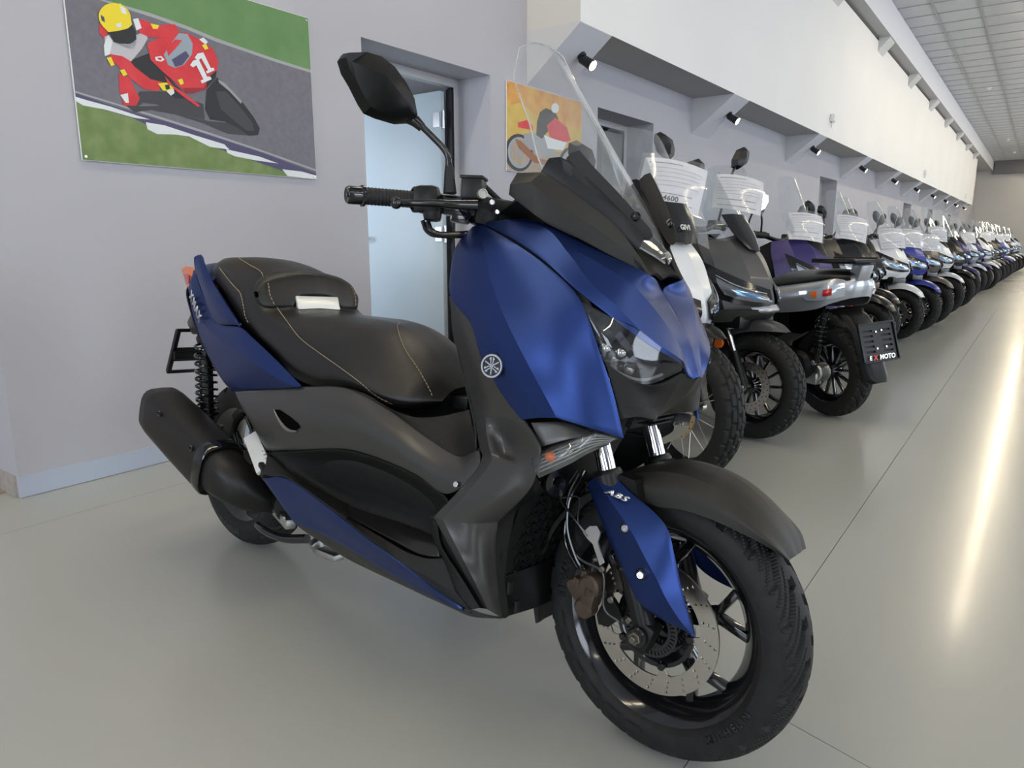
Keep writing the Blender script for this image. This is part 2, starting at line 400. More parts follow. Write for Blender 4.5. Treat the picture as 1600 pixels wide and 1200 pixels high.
# plug-in sensors on the bulkhead, detectors on the ceiling
for X, Z, lb_ in ((11.69, 2.73, 'small white plug-in sensor on the bulkhead nearest the camera'), (22.0, 2.70, 'small white plug-in sensor halfway along the white bulkhead'), (34.1, 2.70, 'small white plug-in sensor at the far end of the bulkhead')):
    r_ = tag(empty('wall_sensor', (X, BY, Z)), lb_, 'sensor', 'sensors on the bulkhead')
    MB().box((0, -.03, .02), (.13, .06, .11), bev=.012).build('housing', m_fit, r_)
    for dx in (-.03, .02): MB().tube([(dx, -.03, -.03), (dx, -.03, -.11)], .007).build('cable', m_steel, r_)
for X, Y, nm in ((23.6, 1.65, 'nearest'), (35.9, 1.64, 'second'), (41.2, 1.58, 'farthest')):
    r_ = tag(empty('smoke_detector', (X, Y, ZC - .012)), 'small white smoke detector on the tiled ceiling, %s one' % nm, 'smoke detector', 'ceiling smoke detectors')
    MB().lathe([(1e-4, -.05), (.045, -.05), (.06, -.02), (.065, 0), (1e-4, 0)], (0, 0, 0), (0, 0, 1), 20).build('detector_body', m_fit, r_)
    MB().lathe([(1e-4, -.065), (.02, -.065), (.024, -.048), (1e-4, -.048)], (0, 0, 0), (0, 0, 1), 14).build('sensor_dome', m_fit, r_)
# ------------------------------------------------------------------ the blue scooter in front
LEAN = R(4.8); YAW = HEAD + R(-40.47)
bF = Vector((math.sin(YAW), -math.cos(YAW), 0)); bLh = Vector((-bF.y, bF.x, 0))
bU = Vector((0, 0, 1)) * math.cos(LEAN) + bLh * math.sin(LEAN); bL = bLh * math.cos(LEAN) - Vector((0, 0, 1)) * math.sin(LEAN)
bO = Vector((1.334, 2.054, 0.006))
BM = Matrix((bF, bL, bU)).transposed()
_cl = BM.transposed() @ (Vector((0, 0, CAMH)) - bO)
def ray(u, v):
    r_, up = u - 800, 600 - v
    d = FPX * math.cos(PITCH) + up * math.sin(PITCH); z = -FPX * math.sin(PITCH) + up * math.cos(PITCH)
    return Vector((r_ * math.sin(HEAD) + d * math.cos(HEAD), -r_ * math.cos(HEAD) + d * math.sin(HEAD), z))
def LP(u, v, q, ax=1):
    """scooter-local point seen at photo pixel (u, v) whose local x / y / z is q"""
    d = BM.transposed() @ ray(u, v); t = (q - _cl[ax]) / d[ax]; return _cl + d * t
def T(s):
    out = []
    for t in s.split():
        a = t.split(',')
        if a[0] == 'w': out.append(Vector((float(a[1]), float(a[2]), float(a[3]))))
        elif a[2][0] in 'xz': out.append(LP(float(a[0]), float(a[1]), float(a[2][1:]), 'xyz'.index(a[2][0])))
        else: out.append(LP(float(a[0]), float(a[1]), float(a[2])))
    return out
SC = empty('scooter'); SC.matrix_world = Matrix.Translation(bO) @ BM.to_4x4()
tag(SC, 'matte blue maxi scooter with tall clear screen, parked in the foreground', 'scooter')

m_blue = mat('satin blue paint', (0.016, 0.040, 0.168), .34, .8, coat=.15, crough=.35, bump=.02, bscale=900)
m_grey = mat('satin graphite plastic', (0.072, 0.071, 0.069), .30, .55, bump=.03, bscale=700)
m_tex = mat('grained black plastic', (0.008, 0.008, 0.0078), .42, spec=.35, bump=.6, bscale=750)
m_tex2 = mat('grained graphite plastic', (0.026, 0.0245, 0.022), .42, .3, bump=.35, bscale=900)
m_bk = mat('black plastic', (0.006, 0.006, 0.0062), .36, spec=.35)
m_gl = mat('gloss black', (0.006, 0.006, 0.007), .12, coat=.5)
m_rub = mat('black rubber', (0.014, 0.014, 0.015), .62, bump=.15, bscale=400)
m_tyre = mat('tyre rubber', (0.013, 0.013, 0.0138), .55, spec=.3, bump=.2, bscale=500, mix=(0.018, 0.0175, 0.017), mscale=40)
m_chr = mat('chrome', (0.86, 0.86, 0.87), .06, 1.0)
m_alu = mat('cast aluminium', (0.50, 0.50, 0.49), .35, 1.0, bump=.2, bscale=500)
m_disc = mat('brake disc steel', (0.50, 0.47, 0.42), .30, 1.0, bump=.08, bscale=300)
m_brz = mat('bronze caliper paint', (0.085, 0.062, 0.046), .42, .5)
m_lea = mat('black leather', (0.008, 0.0077, 0.0068), .33, spec=.55, bump=.30, bscale=520)
m_thr = mat('tan stitching', (0.38, 0.30, 0.19), .7)
m_clear = glass('clear polycarbonate', (.97, .98, .98), .04, .035, 1.5)
m_lens = glass('clear lamp lens', (.90, .91, .92), .03, .006, 1.5, edge=.45)
m_silv = mat('silver lettering', (0.70, 0.70, 0.70), .3, .8)
m_org = mat('orange lens', (0.85, 0.17, 0.02), .22, trans=.15, coat=.5)
m_red = mat('red lens', (0.45, 0.012, 0.012), .2, coat=.5)
m_mirg = mat('mirror glass', (0.9, 0.9, 0.92), .02, 1.0)
m_mpipe = mat('matt black exhaust paint', (0.012, 0.0115, 0.011), .42, .2, bump=.05, bscale=400)
m_wal = mat('white aluminium plate', (0.80, 0.80, 0.77), .3, .5)
m_refl = mat('headlight reflector', (0.62, 0.62, 0.62), .15, 1.0)
m_dark2 = mat('shadowed inner plastic', (0.006, 0.006, 0.006), .6)

def panel(name, rows, m, k=6, cr=(), cc=(), th=.004, both=True, parent=None, ang=28, bev=.0012, mid=False, label=None):
    """rows of control points on the right-hand side; both: also the mirrored panel on the left; mid: rows end on the centre line"""
    g = patch([T(r_) if isinstance(r_, str) else r_ for r_ in rows], k, cr, cc)
    par = parent or SC; outs = []
    if mid:
        b = MB().grid(g); b.mirror(); o = b.build(name, m, par, ang, label=label); outs = [o]
    else:
        outs = [MB().grid(g).build(name, m, par, ang, label=label)]
        if both: outs.append(MB().grid(g).flipped().build(name, m, par, ang, label=label))
    kk = lambda p: (round(p[0] * 1e4), round(abs(p[1]) * 1e4), round(p[2] * 1e4))
    ce_ = set()
    for c_ in cc:
        for a_, b_ in zip(g, g[1:]): ce_.add(frozenset((kk(a_[c_ * k]), kk(b_[c_ * k]))))
    for r_ in cr:
        for a_, b_ in zip(g[r_ * k], g[r_ * k][1:]): ce_.add(frozenset((kk(a_), kk(b_))))
    for o in outs:
        if ce_:
            me = o.data
            for e in me.edges:
                if frozenset((kk(me.vertices[e.vertices[0]].co), kk(me.vertices[e.vertices[1]].co))) in ce_: e.use_edge_sharp = True
        # make normals point away from the centre line so that thickness grows inwards
        me = o.data; c = Vector((1.0, 0, .6)); s = 0
        for p in me.polygons: s += p.normal.dot(p.center - c) * p.area
        if s < 0: me.flip_normals()
        md = o.modifiers.new('solid', 'SOLIDIFY'); md.thickness = th; md.offset = -1.0
        if bev: bv = o.modifiers.new('bev', 'BEVEL'); bv.width = bev; bv.segments = 2; bv.limit_method = 'ANGLE'; bv.angle_limit = R(50)
        es = o.modifiers.new('split', 'EDGE_SPLIT'); es.split_angle = R(38)
    return outs[0]
def both(mb, name, m, parent=None, ang=35, **kw):
    o = mb.build(name, m, parent or SC, ang, **kw); mb.flipped().build(name, m, parent or SC, ang, **kw); return o
def dash_line(name, pts, r, m, parent, k=8, dash=.006, gap=.003):
    """stitching: a row of small threads along a curve"""
    c = spline(pts, k); b = MB(); acc = 0; pos = []
    for a, e in zip(c, c[1:]):
        L_ = (e - a).length; n = max(1, int(L_ / .0015))
        for i in range(n): pos.append(a.lerp(e, i / n))
    step = .0015; nd = int(dash / step); ng = int(gap / step); i = 0
    while i + nd < len(pos): b.tube([pos[i], pos[i + nd // 2], pos[i + nd]], r, n=5); i += nd + ng
    return b.build(name, m, parent)

# --- front bodywork
panel('side_fairing', [
 "738,354,-.160 743,352,-.160 747,351,-.160 750,350,-.158 752,349,-.155",
 "712,385,-.175 732,384,-.193 755,385,-.203 778,380,-.197 800,377,-.185",
 "703,430,-.190 733,434,-.213 768,440,-.226 808,427,-.211 850,412,-.190",
 "705,467,-.205 741,470,-.224 780,475,-.236 838,464,-.216 897,455,-.190",
 "735,505,-.225 763,507,-.239 795,510,-.246 856,502,-.222 917,493,-.190",
 "752,560,-.235 785,560,-.246 820,560,-.249 878,556,-.222 937,550,-.181",
 "788,622,-.235 818,616,-.244 848,612,-.244 903,614,-.210 958,612,-.165",
 "815,656,-.235 842,653,-.237 870,653,-.234 922,669,-.197 975,685,-.150"], m_blue, 6, cc=(2,))
panel('front_cowl', [
 "752,348,-.155 790,343,-.150 805,342,-.145 818,341,-.140",
 "800,372,-.185 850,355,-.162 855,354,-.156 859,352,-.145",
 "850,407,-.190 887,394,-.170 895,387,-.152 905,376,-.125",
 "900,452,-.188 925,444,-.170 942,415,-.136 955,401,-.100",
 "950,491,-.165 962,477,-.155 985,442,-.115 1016,430,-.066",
 "1000,529,-.130 1005,519,-.125 1018,477,-.085 1034,453,-.003",
 "1040,554,-.090 1043,547,-.088 1046,514,-.055 1058,496,0",
 "1066,570,-.055 1067,565,-.054 1066,549,-.036 1077,532,0",
 "1069,582,-.042 1076,588,-.033 1084,592,-.018 1094,588,0"], m_blue, 6, cc=(1, 2), mid=True, th=.004)
panel('fairing_seam', [
 "745,356,-.150 752,343,-.140", "795,384,-.172 805,364,-.172", "845,420,-.176 856,399,-.176", "893,462,-.178 907,444,-.175", "915,500,-.178 925,478,-.170"], m_dark2, 4)
panel('screen_surround', [
 "808,270,-.190 797,288,-.200 795,304,-.195",
 "847,269,-.160 829,284,-.186 836,336,-.180",
 "880,288,-.145 862,312,-.168 862,353,-.158",
 "925,322,-.120 913,345,-.134 905,373,-.132",
 "965,356,-.092 957,375,-.102 950,397,-.103",
 "1000,402,-.070 995,410,-.074 990,417,-.076",
 "1014,426,-.066 1015,428,-.066 1016,430,-.066"], m_tex2, 6, cr=(1,), cc=(1,), th=.010)
# dark plastic behind and under the screen: dash, centre plate
dk = MB().grid(patch([T("806,310,-.180 w,1.12,-.10,1.050 w,1.12,0,1.050"), T("855,318,-.155 w,1.20,-.09,1.040 w,1.20,0,1.045"), T("925,345,-.115 w,1.32,-.07,1.010 w,1.33,0,1.015"),
   T("975,385,-.085 w,1.42,-.05,.975 w,1.43,0,.975"), T("1014,430,-.066 w,1.468,-.03,.945 w,1.468,0,.935")], 5)).mirror()
dk.build('dash_cover', m_tex, SC, thick=.006)
MB().box((1.13, 0, 1.04), (.04, .22, .09), rot=(0, R(-30), 0), bev=.012).build('instrument_panel', m_gl, SC)

# headlights
def lamp_set(sgn):
    top = "904,467,-.188 950,493,-.166 992,511,-.138 1030,540,-.102 1067,564,-.058"
    mid = "906,474,-.190 945,530,-.176 985,556,-.146 1025,572,-.106 1070,571,-.054"
    bot = "908,482,-.187 940,558,-.174 975,590,-.148 1014,600,-.114 1064,580,-.053"
    g = patch([T(top), T(mid), T(bot)], 8)
    gi = [[p + Vector((-.052, .014, -.012)) + (Vector((1.40, -.11, .80)) - p) * .05 for p in row] for row in g]
    def mk(b): return b if sgn < 0 else b.flipped()
    b = MB().grid(gi)
    for e in (0, -1): b.grid([g[e], gi[e]])
    b.grid([[r_[0] for r_ in g], [r_[0] for r_ in gi]]); b.grid([[r_[-1] for r_ in g], [r_[-1] for r_ in gi]])
    hd = mk(b).build('headlight', m_gl, SC, ang=40)
    ln = mk(MB().grid(g)).build('lamp_lens', m_lens, hd, thick=.0035)
    n = len(g[0]); m = len(g)
    def at(i, j, d): a, c = g[i][j], gi[i][j]; return a.lerp(c, d)
    # light guide along the lower rim, reflector bowls and projector
    strip = MB().tube([at(m - 3, j, .30) for j in range(3, n - 3)], .0032, 8)
    mk(strip).build('light_guide', mat('light guide', (.22, .225, .22), .2, coat=.5), hd)
    rb = MB()
    for (i, j, r_, d) in ((8, 14, .016, .85), (9, 21, .013, .85)):
        c = at(i, min(j, n - 1), d); rb.lathe([(1e-4, -.012), (r_ * .5, -.010), (r_ * .85, -.002), (r_, .012), (r_ * .92, .014)], c, (1, -.45 , -.05), 20)
    mk(rb).build('reflector', m_refl, hd)
    pj = MB()
    for (i, j, d) in ((7, 12, .62), (6, 17, .62)): c = at(i, j, d); pj.sphere(c, .013, 14, 8)
    mk(pj).build('projector_lens', m_refl, hd)
    fi = MB()
    for t in range(5):
        j = 4 + t * 5; fi.bar(at(2, j, .45), at(4, min(j + 5, n - 1), .55), .006, .014)
    mk(fi).build('bezel', m_refl if False else mat('bezel dark', (.03, .03, .032), .2, .6), hd)
lamp_set(-1); lamp_set(1)

# black beak under the headlights
panel('nose_lower', [
 "946,566,-.172 985,592,-.140 1028,602,-.098 1066,583,-.048 1088,594,0",
 "957,605,-.162 990,612,-.134 1022,616,-.092 1056,606,-.050 1076,612,0",
 "966,638,-.153 995,636,-.128 1020,638,-.088 1038,634,-.052 1056,630,0",
 "974,654,-.150 998,652,-.122 1023,656,-.082 1028,652,-.048 1034,648,0"], m_tex, 6, cr=(2,), cc=(3,), mid=True, th=.006)
fb = MB()
for i in range(8): fb.box((1.455 + i * .005, .035, .648 + i * .010), (.03, .085, .003))
fb.box((1.44, .03, .68), (.012, .10, .09), rot=(0, R(20), 0)); fb.build('nose_grille', m_dark2, SC, merge=False)
# lower ends of the blue blades seen below the nose + lamps
def turn(sgn):
    g = patch([T("829,716,-.238 880,696,-.225 929,678,-.190 966,686,-.142"), T("834,731,-.244 885,710,-.230 922,694,-.196 958,690,-.150"), T("842,747,-.238 890,725,-.222 920,708,-.195 952,695,-.155")], 6)
    gi = [[p + Vector((-.02, .03, .002)) for p in r_] for r_ in g]
    mk = lambda b: b if sgn < 0 else b.flipped()
    b = MB().grid(gi)
    for e in (0, -1): b.grid([g[e], gi[e]])
    b.grid([[r_[0] for r_ in g], [r_[0] for r_ in gi]])
    ts = mk(b).build('turn_signal', mat('lamp back silver', (.42, .42, .40), .3, .85, bump=.3, bscale=120), SC, ang=40)
    mk(MB().grid(g)).build('lamp_lens', m_lens, ts, thick=.003)
    ri = MB()
    for i in range(2, 11, 2): ri.tube([g[i][j].lerp(gi[i][j], .35) for j in range(0, 19)], .0016, 5)
    mk(ri).build('lens_rib', mat('lens rib', (.6, .6, .58), .15, .6), ts)
    c = g[5][3].lerp(gi[5][3], .45); mk(MB().sphere(c, .010, 12, 8, (1.2, .8, 1))).build('bulb', m_org, ts)
turn(-1); turn(1)
panel('lamp_infill', ["829,660,-.226 880,660,-.205 930,676,-.18", "846,698,-.226 890,686,-.21 930,679,-.186"], m_grey, 4, th=.004)

# leg shield trim, emblem, lower cover
panel('leg_shield_trim', [
 "703,464,-.196 705,465,-.199 707,467,-.203", "707,520,-.185 722,505,-.212 737,507,-.223", "719,560,-.180 737,560,-.218 753,561,-.233",
 "727,600,-.180 752,600,-.222 777,602,-.234", "734,628,-.182 765,630,-.222 793,629,-.233", "742,658,-.190 762,652,-.216 816,657,-.233"], m_grey, 6)
inner = MB().grid(patch([T("703,464,-.196 w,1.06,-.10,.90 w,1.06,0,.90"), T("719,560,-.180 w,1.10,-.10,.74 w,1.10,0,.74"), T("742,658,-.190 w,1.15,-.10,.60 w,1.15,0,.60"), T("745,700,-.205 w,1.18,-.10,.45 w,1.18,0,.45")], 4)).mirror()
inner.build('inner_leg_shield', m_tex, SC, thick=.004)
def emblem():
    c = LP(771, 572, -.246); ax = (BM.transposed() @ (Vector((0, 0, CAMH)) - bO) - c).normalized(); ax = Vector((.25, -.96, .10)).normalized()
    e1 = Vector((0, 0, 1)); e1 = (e1 - ax * e1.dot(ax)).normalized(); e2 = ax.cross(e1)
    for s in (-1, 1):
        mk = (lambda b: b) if s < 0 else (lambda b: b.flipped())
        r0 = mk(MB().lathe([(1e-4, 0), (.0235, 0), (.0235, .006), (1e-4, .006)], c, ax, 32)).build('emblem', m_gl, SC)
        mk(MB().lathe([(.0215, .004), (.0222, .0085), (.0190, .0085), (.0185, .0062)], c, ax, 32)).build('emblem_ring', m_chr, r0)
        b = MB(); o = c + ax * .0068
        for k in range(3):
            a = math.pi / 2 + k * 2 * math.pi / 3; d = e1 * math.sin(a) + e2 * math.cos(a); p = d.cross(ax)
            for sg in (-1, 1):
                b.prism([o + d * .004 + p * sg * .0014, o + d * .0165 + p * sg * .0014, o + d * .0165 + p * sg * .0036, o + d * .0125 + p * sg * .0060, o + d * .0115 + p * sg * .0034, o + d * .004 + p * sg * .0032], ax * .0012)
            b.bar(o - d * .0165 + ax * .0008, o + d * .004 + ax * .0008, .0022, .0014, up=ax)
        mk(b).build('emblem_forks', m_chr, r0)
emblem()
panel('lower_cover', [
 "742,656,-.192 759,652,-.214 785,650,-.224 818,657,-.234",
 "746,680,-.200 760,676,-.226 788,682,-.206 838,688,-.236",
 "749,700,-.206 765,702,-.232 796,708,-.212 843,706,-.238",
 "752,718,-.216 767,722,-.236 800,728,-.238 836,746,-.238",
 "722,760,-.244 738,760,-.256 785,768,-.250 822,772,-.230",
 "677,808,-.264 692,812,-.272 735,818,-.256 778,816,-.216",
 "700,850,-.262 712,852,-.268 745,856,-.246 775,850,-.206",
 "728,900,-.246 738,902,-.252 760,905,-.226 778,905,-.194",
 "757,950,-.216 763,953,-.216 775,960,-.198 785,966,-.180"], m_grey, 6, cr=(5,), cc=(1,))
panel('cover_backing', ["672,806,-.250 705,812,-.255 745,816,-.240", "690,850,-.246 715,852,-.250 750,856,-.232", "715,900,-.238 738,902,-.238 762,905,-.212", "735,950,-.222 760,952,-.206 778,960,-.185"], m_dark2, 4)
# inner edge of the lower cover towards the wheel and the belly
panel('duct_edge', [
 "838,744,-.236 845,760,-.215 850,768,-.195", "822,772,-.230 815,785,-.215 812,795,-.200", "778,816,-.216 785,822,-.205 800,830,-.195", "775,850,-.206 780,855,-.20 794,865,-.190",
 "778,905,-.194 783,908,-.188 790,912,-.182", "785,966,-.180 790,966,-.175 796,962,-.168"], m_bk, 5)
# radiator grille: hexagon lattice in a dark duct
GR = []
def grille():
    base = MB()
    base.grid(patch([T("812,790,-.205 w,1.30,-.10,.50 w,1.30,0,.50"), T("795,850,-.195 w,1.27,-.10,.40 w,1.27,0,.40"), T("788,905,-.185 w,1.25,-.10,.32 w,1.25,0,.32")], 4)).mirror()
    root = base.build('radiator_grille', m_dark2, SC)
    rr = .0150
    for j in range(8):
        for i in range(15):
            y = -.185 + i * rr * 1.75 ; z = .325 + j * rr * 1.5; yy = y + (rr * .875 if j % 2 else 0)
            if yy > .19: continue
            x = 1.268 + (z - .325) * .26 + (.0 if abs(yy) < .12 else -(abs(yy) - .12) * .25)
            ps = [Vector((x + math.sin(a) * rr * .25, yy + math.cos(a) * rr, z + math.sin(a) * rr * .92)) for a in [math.pi / 6 + q * math.pi / 3 for q in range(6)]]
            b = MB(); pi = [p * .18 + Vector((x, yy, z)) * 0 + p * .82 for p in ps]
            inn = [Vector((x, yy, z)).lerp(p, .80) for p in ps]
            back = Vector((-.016, 0, 0)); n = 6
            vs = ps + inn + [p + back for p in inn]
            fs = [(q, (q + 1) % 6, 6 + (q + 1) % 6, 6 + q) for q in range(6)] + [(6 + q, 6 + (q + 1) % 6, 12 + (q + 1) % 6, 12 + q) for q in range(6)]
            b.add(vs, fs); b.build('grille_cell', mat('grille satin black', (.022, .022, .022), .25, .3), root, ang=20)
    sk = MB().grid(patch([T("790,900,-.186 w,1.275,-.10,.325 w,1.275,0,.325"), T("792,930,-.178 w,1.28,-.10,.28 w,1.28,0,.28"), T("796,962,-.168 w,1.285,-.09,.235 w,1.285,0,.235")], 4)).mirror()
    sk.build('belly_shield', m_bk, SC, thick=.004)
    for (u, v) in ((797, 918), (808, 948)):
        c = LP(u, v, 1.285, 0); b = MB().box(c, (.006, .013, .026), bev=.002); b.build('vent_slot', m_dark2, SC)
    # horn under the turn signal
    c = LP(866, 752, 1.34, 0); b = MB().lathe([(1e-4, .02), (.012, .022), (.014, .014), (.028, .012), (.032, 0), (.03, -.02), (1e-4, -.02)], c, (.95, -.3, 0), 28); b.build('horn', m_gl, SC)
grille()

# dark core that closes the body
core = MB(); st = [(.30, .10, .50, .66), (.55, .13, .36, .64), (.80, .15, .30, .60), (1.0, .15, .27, .57), (1.14, .16, .26, .60), (1.22, .15, .30, .80), (1.30, .13, .50, .88), (1.40, .10, .68, .86)]
g = []
for (x, w_, z0, z1) in st: g.append([Vector((x, 0, z0)), Vector((x, -w_ * .8, z0)), Vector((x, -w_, z0 + .04)), Vector((x, -w_, z1 - .04)), Vector((x, -w_ * .8, z1)), Vector((x, 0, z1))])
core.grid(g).mirror(); core.build('inner_frame', m_dark2, SC)

# --- side bodywork behind the leg shield
sc = panel('side_cover', [
 "367,612,-.200 376,633,-.222 391,660,-.236 416,704,-.226",
 "420,608,-.206 425,636,-.236 438,668,-.246 466,703,-.238",
 "469,605,-.206 476,636,-.240 490,668,-.250 515,701,-.240",
 "525,604,-.198 532,636,-.236 540,668,-.250 552,704,-.240",
 "562,615,-.194 572,648,-.234 582,680,-.248 602,720,-.240",
 "616,646,-.188 622,676,-.228 631,708,-.244 652,743,-.240",
 "665,682,-.186 668,708,-.224 676,736,-.240 692,771,-.238",
 "716,713,-.188 717,727,-.214 720,742,-.232 722,760,-.238",
 "748,700,-.198 749,708,-.206 750,716,-.214 748,726,-.220"], m_grey, 6)
for s in (-1, 1):
    pts = T("429,640,-.2395 437,640,-.241 455,651,-.244 469,662,-.2455 471,668,-.247 463,672,-.247 452,671,-.246 442,662,-.244")
    b = MB().prism(pts, (0, -.004, 0)); b = b if s < 0 else b.flipped(); vt = b.build('air_vent', mat('vent shade black', (.001, .001, .001), .9, spec=.05), SC)  # raised black shape, the shade of a deep opening put into its colour
    lip = T("428,640,-.243 434,653,-.246 444,667,-.249 453,673,-.251 463,674,-.2515"); b = MB().tube(lip, [.002, .0035, .0045, .004, .002], 8, smooth=4); b = b if s < 0 else b.flipped(); b.build('vent_lip', mat('vent lip grey', (.16, .155, .145), .35, .3), vt)
    for (u, v, y) in ((713, 757, -.243),):
        b = MB().disc(LP(u, v, y), .0062, (0, -1, .2), .004, 16, .001); b = b if s < 0 else b.flipped(); b.build('screw', m_chr, SC)
panel('under_seat_cover', [
 "470,604,-.190 525,603,-.188 570,615,-.184 612,640,-.176 650,652,-.155 690,650,-.115 733,640,-.07",
 "480,606,-.203 528,606,-.196 575,625,-.190 622,660,-.178 665,678,-.165 705,690,-.15 738,672,-.14",
 "490,608,-.206 532,608,-.198 580,630,-.192 635,664,-.186 680,698,-.184 718,715,-.186 748,699,-.196"], m_tex, 5)
# footboard: inner wall, tread and outer lip
panel('footboard', [
 "420,708,-.226 470,705,-.238 515,702,-.239 552,706,-.239 602,722,-.239 652,745,-.239 690,772,-.238 700,786,-.238",
 "434,718,-.232 478,722,-.222 522,726,-.214 562,734,-.21 608,750,-.21 650,774,-.21 682,796,-.214 694,806,-.222",
 "447,730,-.235 492,750,-.216 535,768,-.206 572,782,-.203 610,794,-.203 644,806,-.204 672,818,-.210 687,825,-.222",
 "455,743,-.248 502,768,-.226 543,790,-.216 578,803,-.213 612,813,-.212 643,824,-.212 668,834,-.216 686,840,-.226"], m_tex, 6)
panel('footboard_lip', [
 "418,712,-.240 432,722,-.245 455,743,-.250 502,768,-.230 543,790,-.218",
 "415,730,-.272 440,742,-.272 475,760,-.272 512,786,-.276 545,808,-.278",
 "413,742,-.284 430,746,-.286 448,747,-.288 505,787,-.296 540,813,-.296"], m_tex, 6)
panel('foot_tread', [
 "520,778,-.222 543,791,-.217 578,804,-.214 612,814,-.213 643,825,-.213 668,835,-.217 684,842,-.226",
 "530,793,-.246 560,806,-.247 592,819,-.247 623,830,-.247 650,842,-.246 672,850,-.244 686,856,-.243",
 "540,808,-.274 570,822,-.276 600,838,-.277 630,854,-.275 654,866,-.270 673,870,-.262 688,871,-.254"], m_gl if False else mat('smooth black tread', (.008, .008, .0085), .28), 5)
panel('footboard_edge', [
 "540,806,-.276 570,824,-.279 600,842,-.279 630,860,-.276 656,870,-.270 674,873,-.262 692,872,-.252",
 "540,812,-.297 571,836,-.297 600,856,-.295 632,882,-.287 662,898,-.278 690,915,-.268 712,925,-.256",
 "541,815,-.297 572,839,-.297 612,869,-.292 655,903,-.282 690,929,-.268 705,940,-.26 735,953,-.246"], m_tex, 5, cr=(1,))
panel('footboard_post', ["676,812,-.262 683,815,-.262", "676,840,-.254 686,846,-.258", "690,872,-.252 696,868,-.258", "712,925,-.254 722,905,-.252", "735,953,-.244 750,950,-.232"], m_tex, 5)
bk_ = [T(q) for q in ("420,708,-.216 515,702,-.226 602,722,-.226 690,772,-.226 700,786,-.226", "455,743,-.236 543,790,-.204 612,813,-.20 668,834,-.204 686,840,-.214", "480,765,-.262 545,808,-.262 605,840,-.262 656,868,-.258 690,872,-.246", "448,750,-.278 540,815,-.286 612,869,-.282 690,929,-.26 735,953,-.238")]
panel('floor_pan', [[p + Vector((0, .004, -.010)) for p in r_] for r_ in bk_], m_dark2, 5)
panel('blue_accent', [
 "410,748,-.288 431,777,-.286 459,816,-.280",
 "447,748,-.290 470,786,-.290 490,829,-.280",
 "505,788,-.298 515,815,-.294 528,848,-.280",
 "571,840,-.298 576,855,-.293 590,885,-.278",
 "612,870,-.294 618,884,-.288 630,908,-.273",
 "655,904,-.284 662,914,-.278 676,933,-.265",
 "690,930,-.270 694,935,-.266 700,945,-.258",
 "720,952,-.256 722,953,-.254 724,955,-.251"], m_blue, 6)
panel('belly_cover', [
 "459,817,-.276 474,829,-.250 500,846,-.215", "490,829,-.278 510,850,-.25 540,872,-.21", "528,848,-.278 548,868,-.25 580,892,-.21", "590,885,-.276 602,900,-.25 625,913,-.21",
 "630,908,-.272 645,920,-.25 665,932,-.21", "676,933,-.263 690,942,-.245 705,950,-.21", "700,945,-.256 718,954,-.24 738,964,-.205", "735,955,-.244 760,963,-.215 785,967,-.182"], m_tex2, 5)

# --- tail
panel('tail_panel', [
 "304,421,-.138 297,436,-.146 294,450,-.150",
 "313,450,-.152 304,465,-.160 297,478,-.160",
 "328,488,-.168 314,500,-.172 303,502,-.166",
 "340,505,-.178 332,520,-.188 318,541,-.175",
 "374,511,-.190 358,540,-.203 338,580,-.184",
 "395,528,-.192 391,563,-.217 362,609,-.194",
 "432,563,-.200 424,586,-.222 400,609,-.206",
 "471,603,-.210 462,605,-.214 440,607,-.211"], m_blue, 6, cc=(1,))
gr = panel('grab_rail', [
 "303,402,-.150 308,399,-.146 314,398,-.138 318,402,-.134",
 "304,418,-.154 312,414,-.156 320,412,-.150 322,416,-.142",
 "314,450,-.166 321,446,-.172 330,440,-.166 332,438,-.158",
 "326,484,-.178 333,472,-.186 342,462,-.182 346,460,-.172",
 "340,505,-.186 350,498,-.196 358,488,-.194 360,482,-.182",
 "372,508,-.194 374,508,-.196 374,507,-.194 372,500,-.186"], m_blue, 6, th=.008)
tc = MB().grid(patch([T("w,-.235,-.085,.865 w,-.25,-.05,.870 w,-.255,0,.872"), T("303,424,-.138 w,-.19,-.08,.915 w,-.20,0,.920"), T("318,440,-.150 w,-.08,-.10,.925 w,-.09,0,.930"), T("331,440,-.152 w,.0,-.10,.915 w,.0,0,.92")], 5)).mirror()
tc.build('tail_cover', m_blue, SC, thick=.004)
rt = MB().grid(patch([T("w,-.235,-.085,.865 w,-.25,0,.870"), T("292,452,-.15 w,-.22,0,.80"), T("300,491,-.165 w,-.16,0,.72"), T("318,541,-.175 w,-.08,0,.64"), T("362,609,-.194 w,.10,0,.56")], 4)).mirror()
rt.build('tail_underside', m_bk, SC, thick=.004)
for s in (-1, 1):
    mk = (lambda b: b) if s < 0 else (lambda b: b.flipped())
    g = patch([T("283,421,-.118 292,416,-.130 302,422,-.138"), T("288,436,-.124 294,436,-.138 299,438,-.146"), T("293,452,-.140 296,452,-.148 297,450,-.151")], 5)
    tl = mk(MB().grid(g)).build('rear_lamp', m_org, SC, thick=.02)
    mk(MB().grid([[p + Vector((-.004, -.003, 0)) for p in r_[2:9]] for r_ in g[3:8]])).build('reflector', m_red, tl, thick=.002)
    # lettering
    vs_, fs_ = text_mesh('XMAX', .036, shear=.25, space=1.35, bold=.0014)
    A, B_ = LP(301, 458, -.1600), LP(317, 499, -.1745)
    c = (A + B_) / 2; ex = (B_ - A).normalized(); nrm = Vector((-.35, -.93, .1)); nrm = (nrm - ex * nrm.dot(ex)).normalized(); ey = nrm.cross(ex)
    b = MB(); sc_ = (B_ - A).length / .126
    b.add([c + ex * v.x * sc_ + ey * v.y * sc_ * 1.35 + nrm * .0085 for v in vs_], fs_); o = mk(b).build('lettering', m_silv, SC); md = o.modifiers.new('s', 'SOLIDIFY'); md.thickness = .002; md.offset = 0
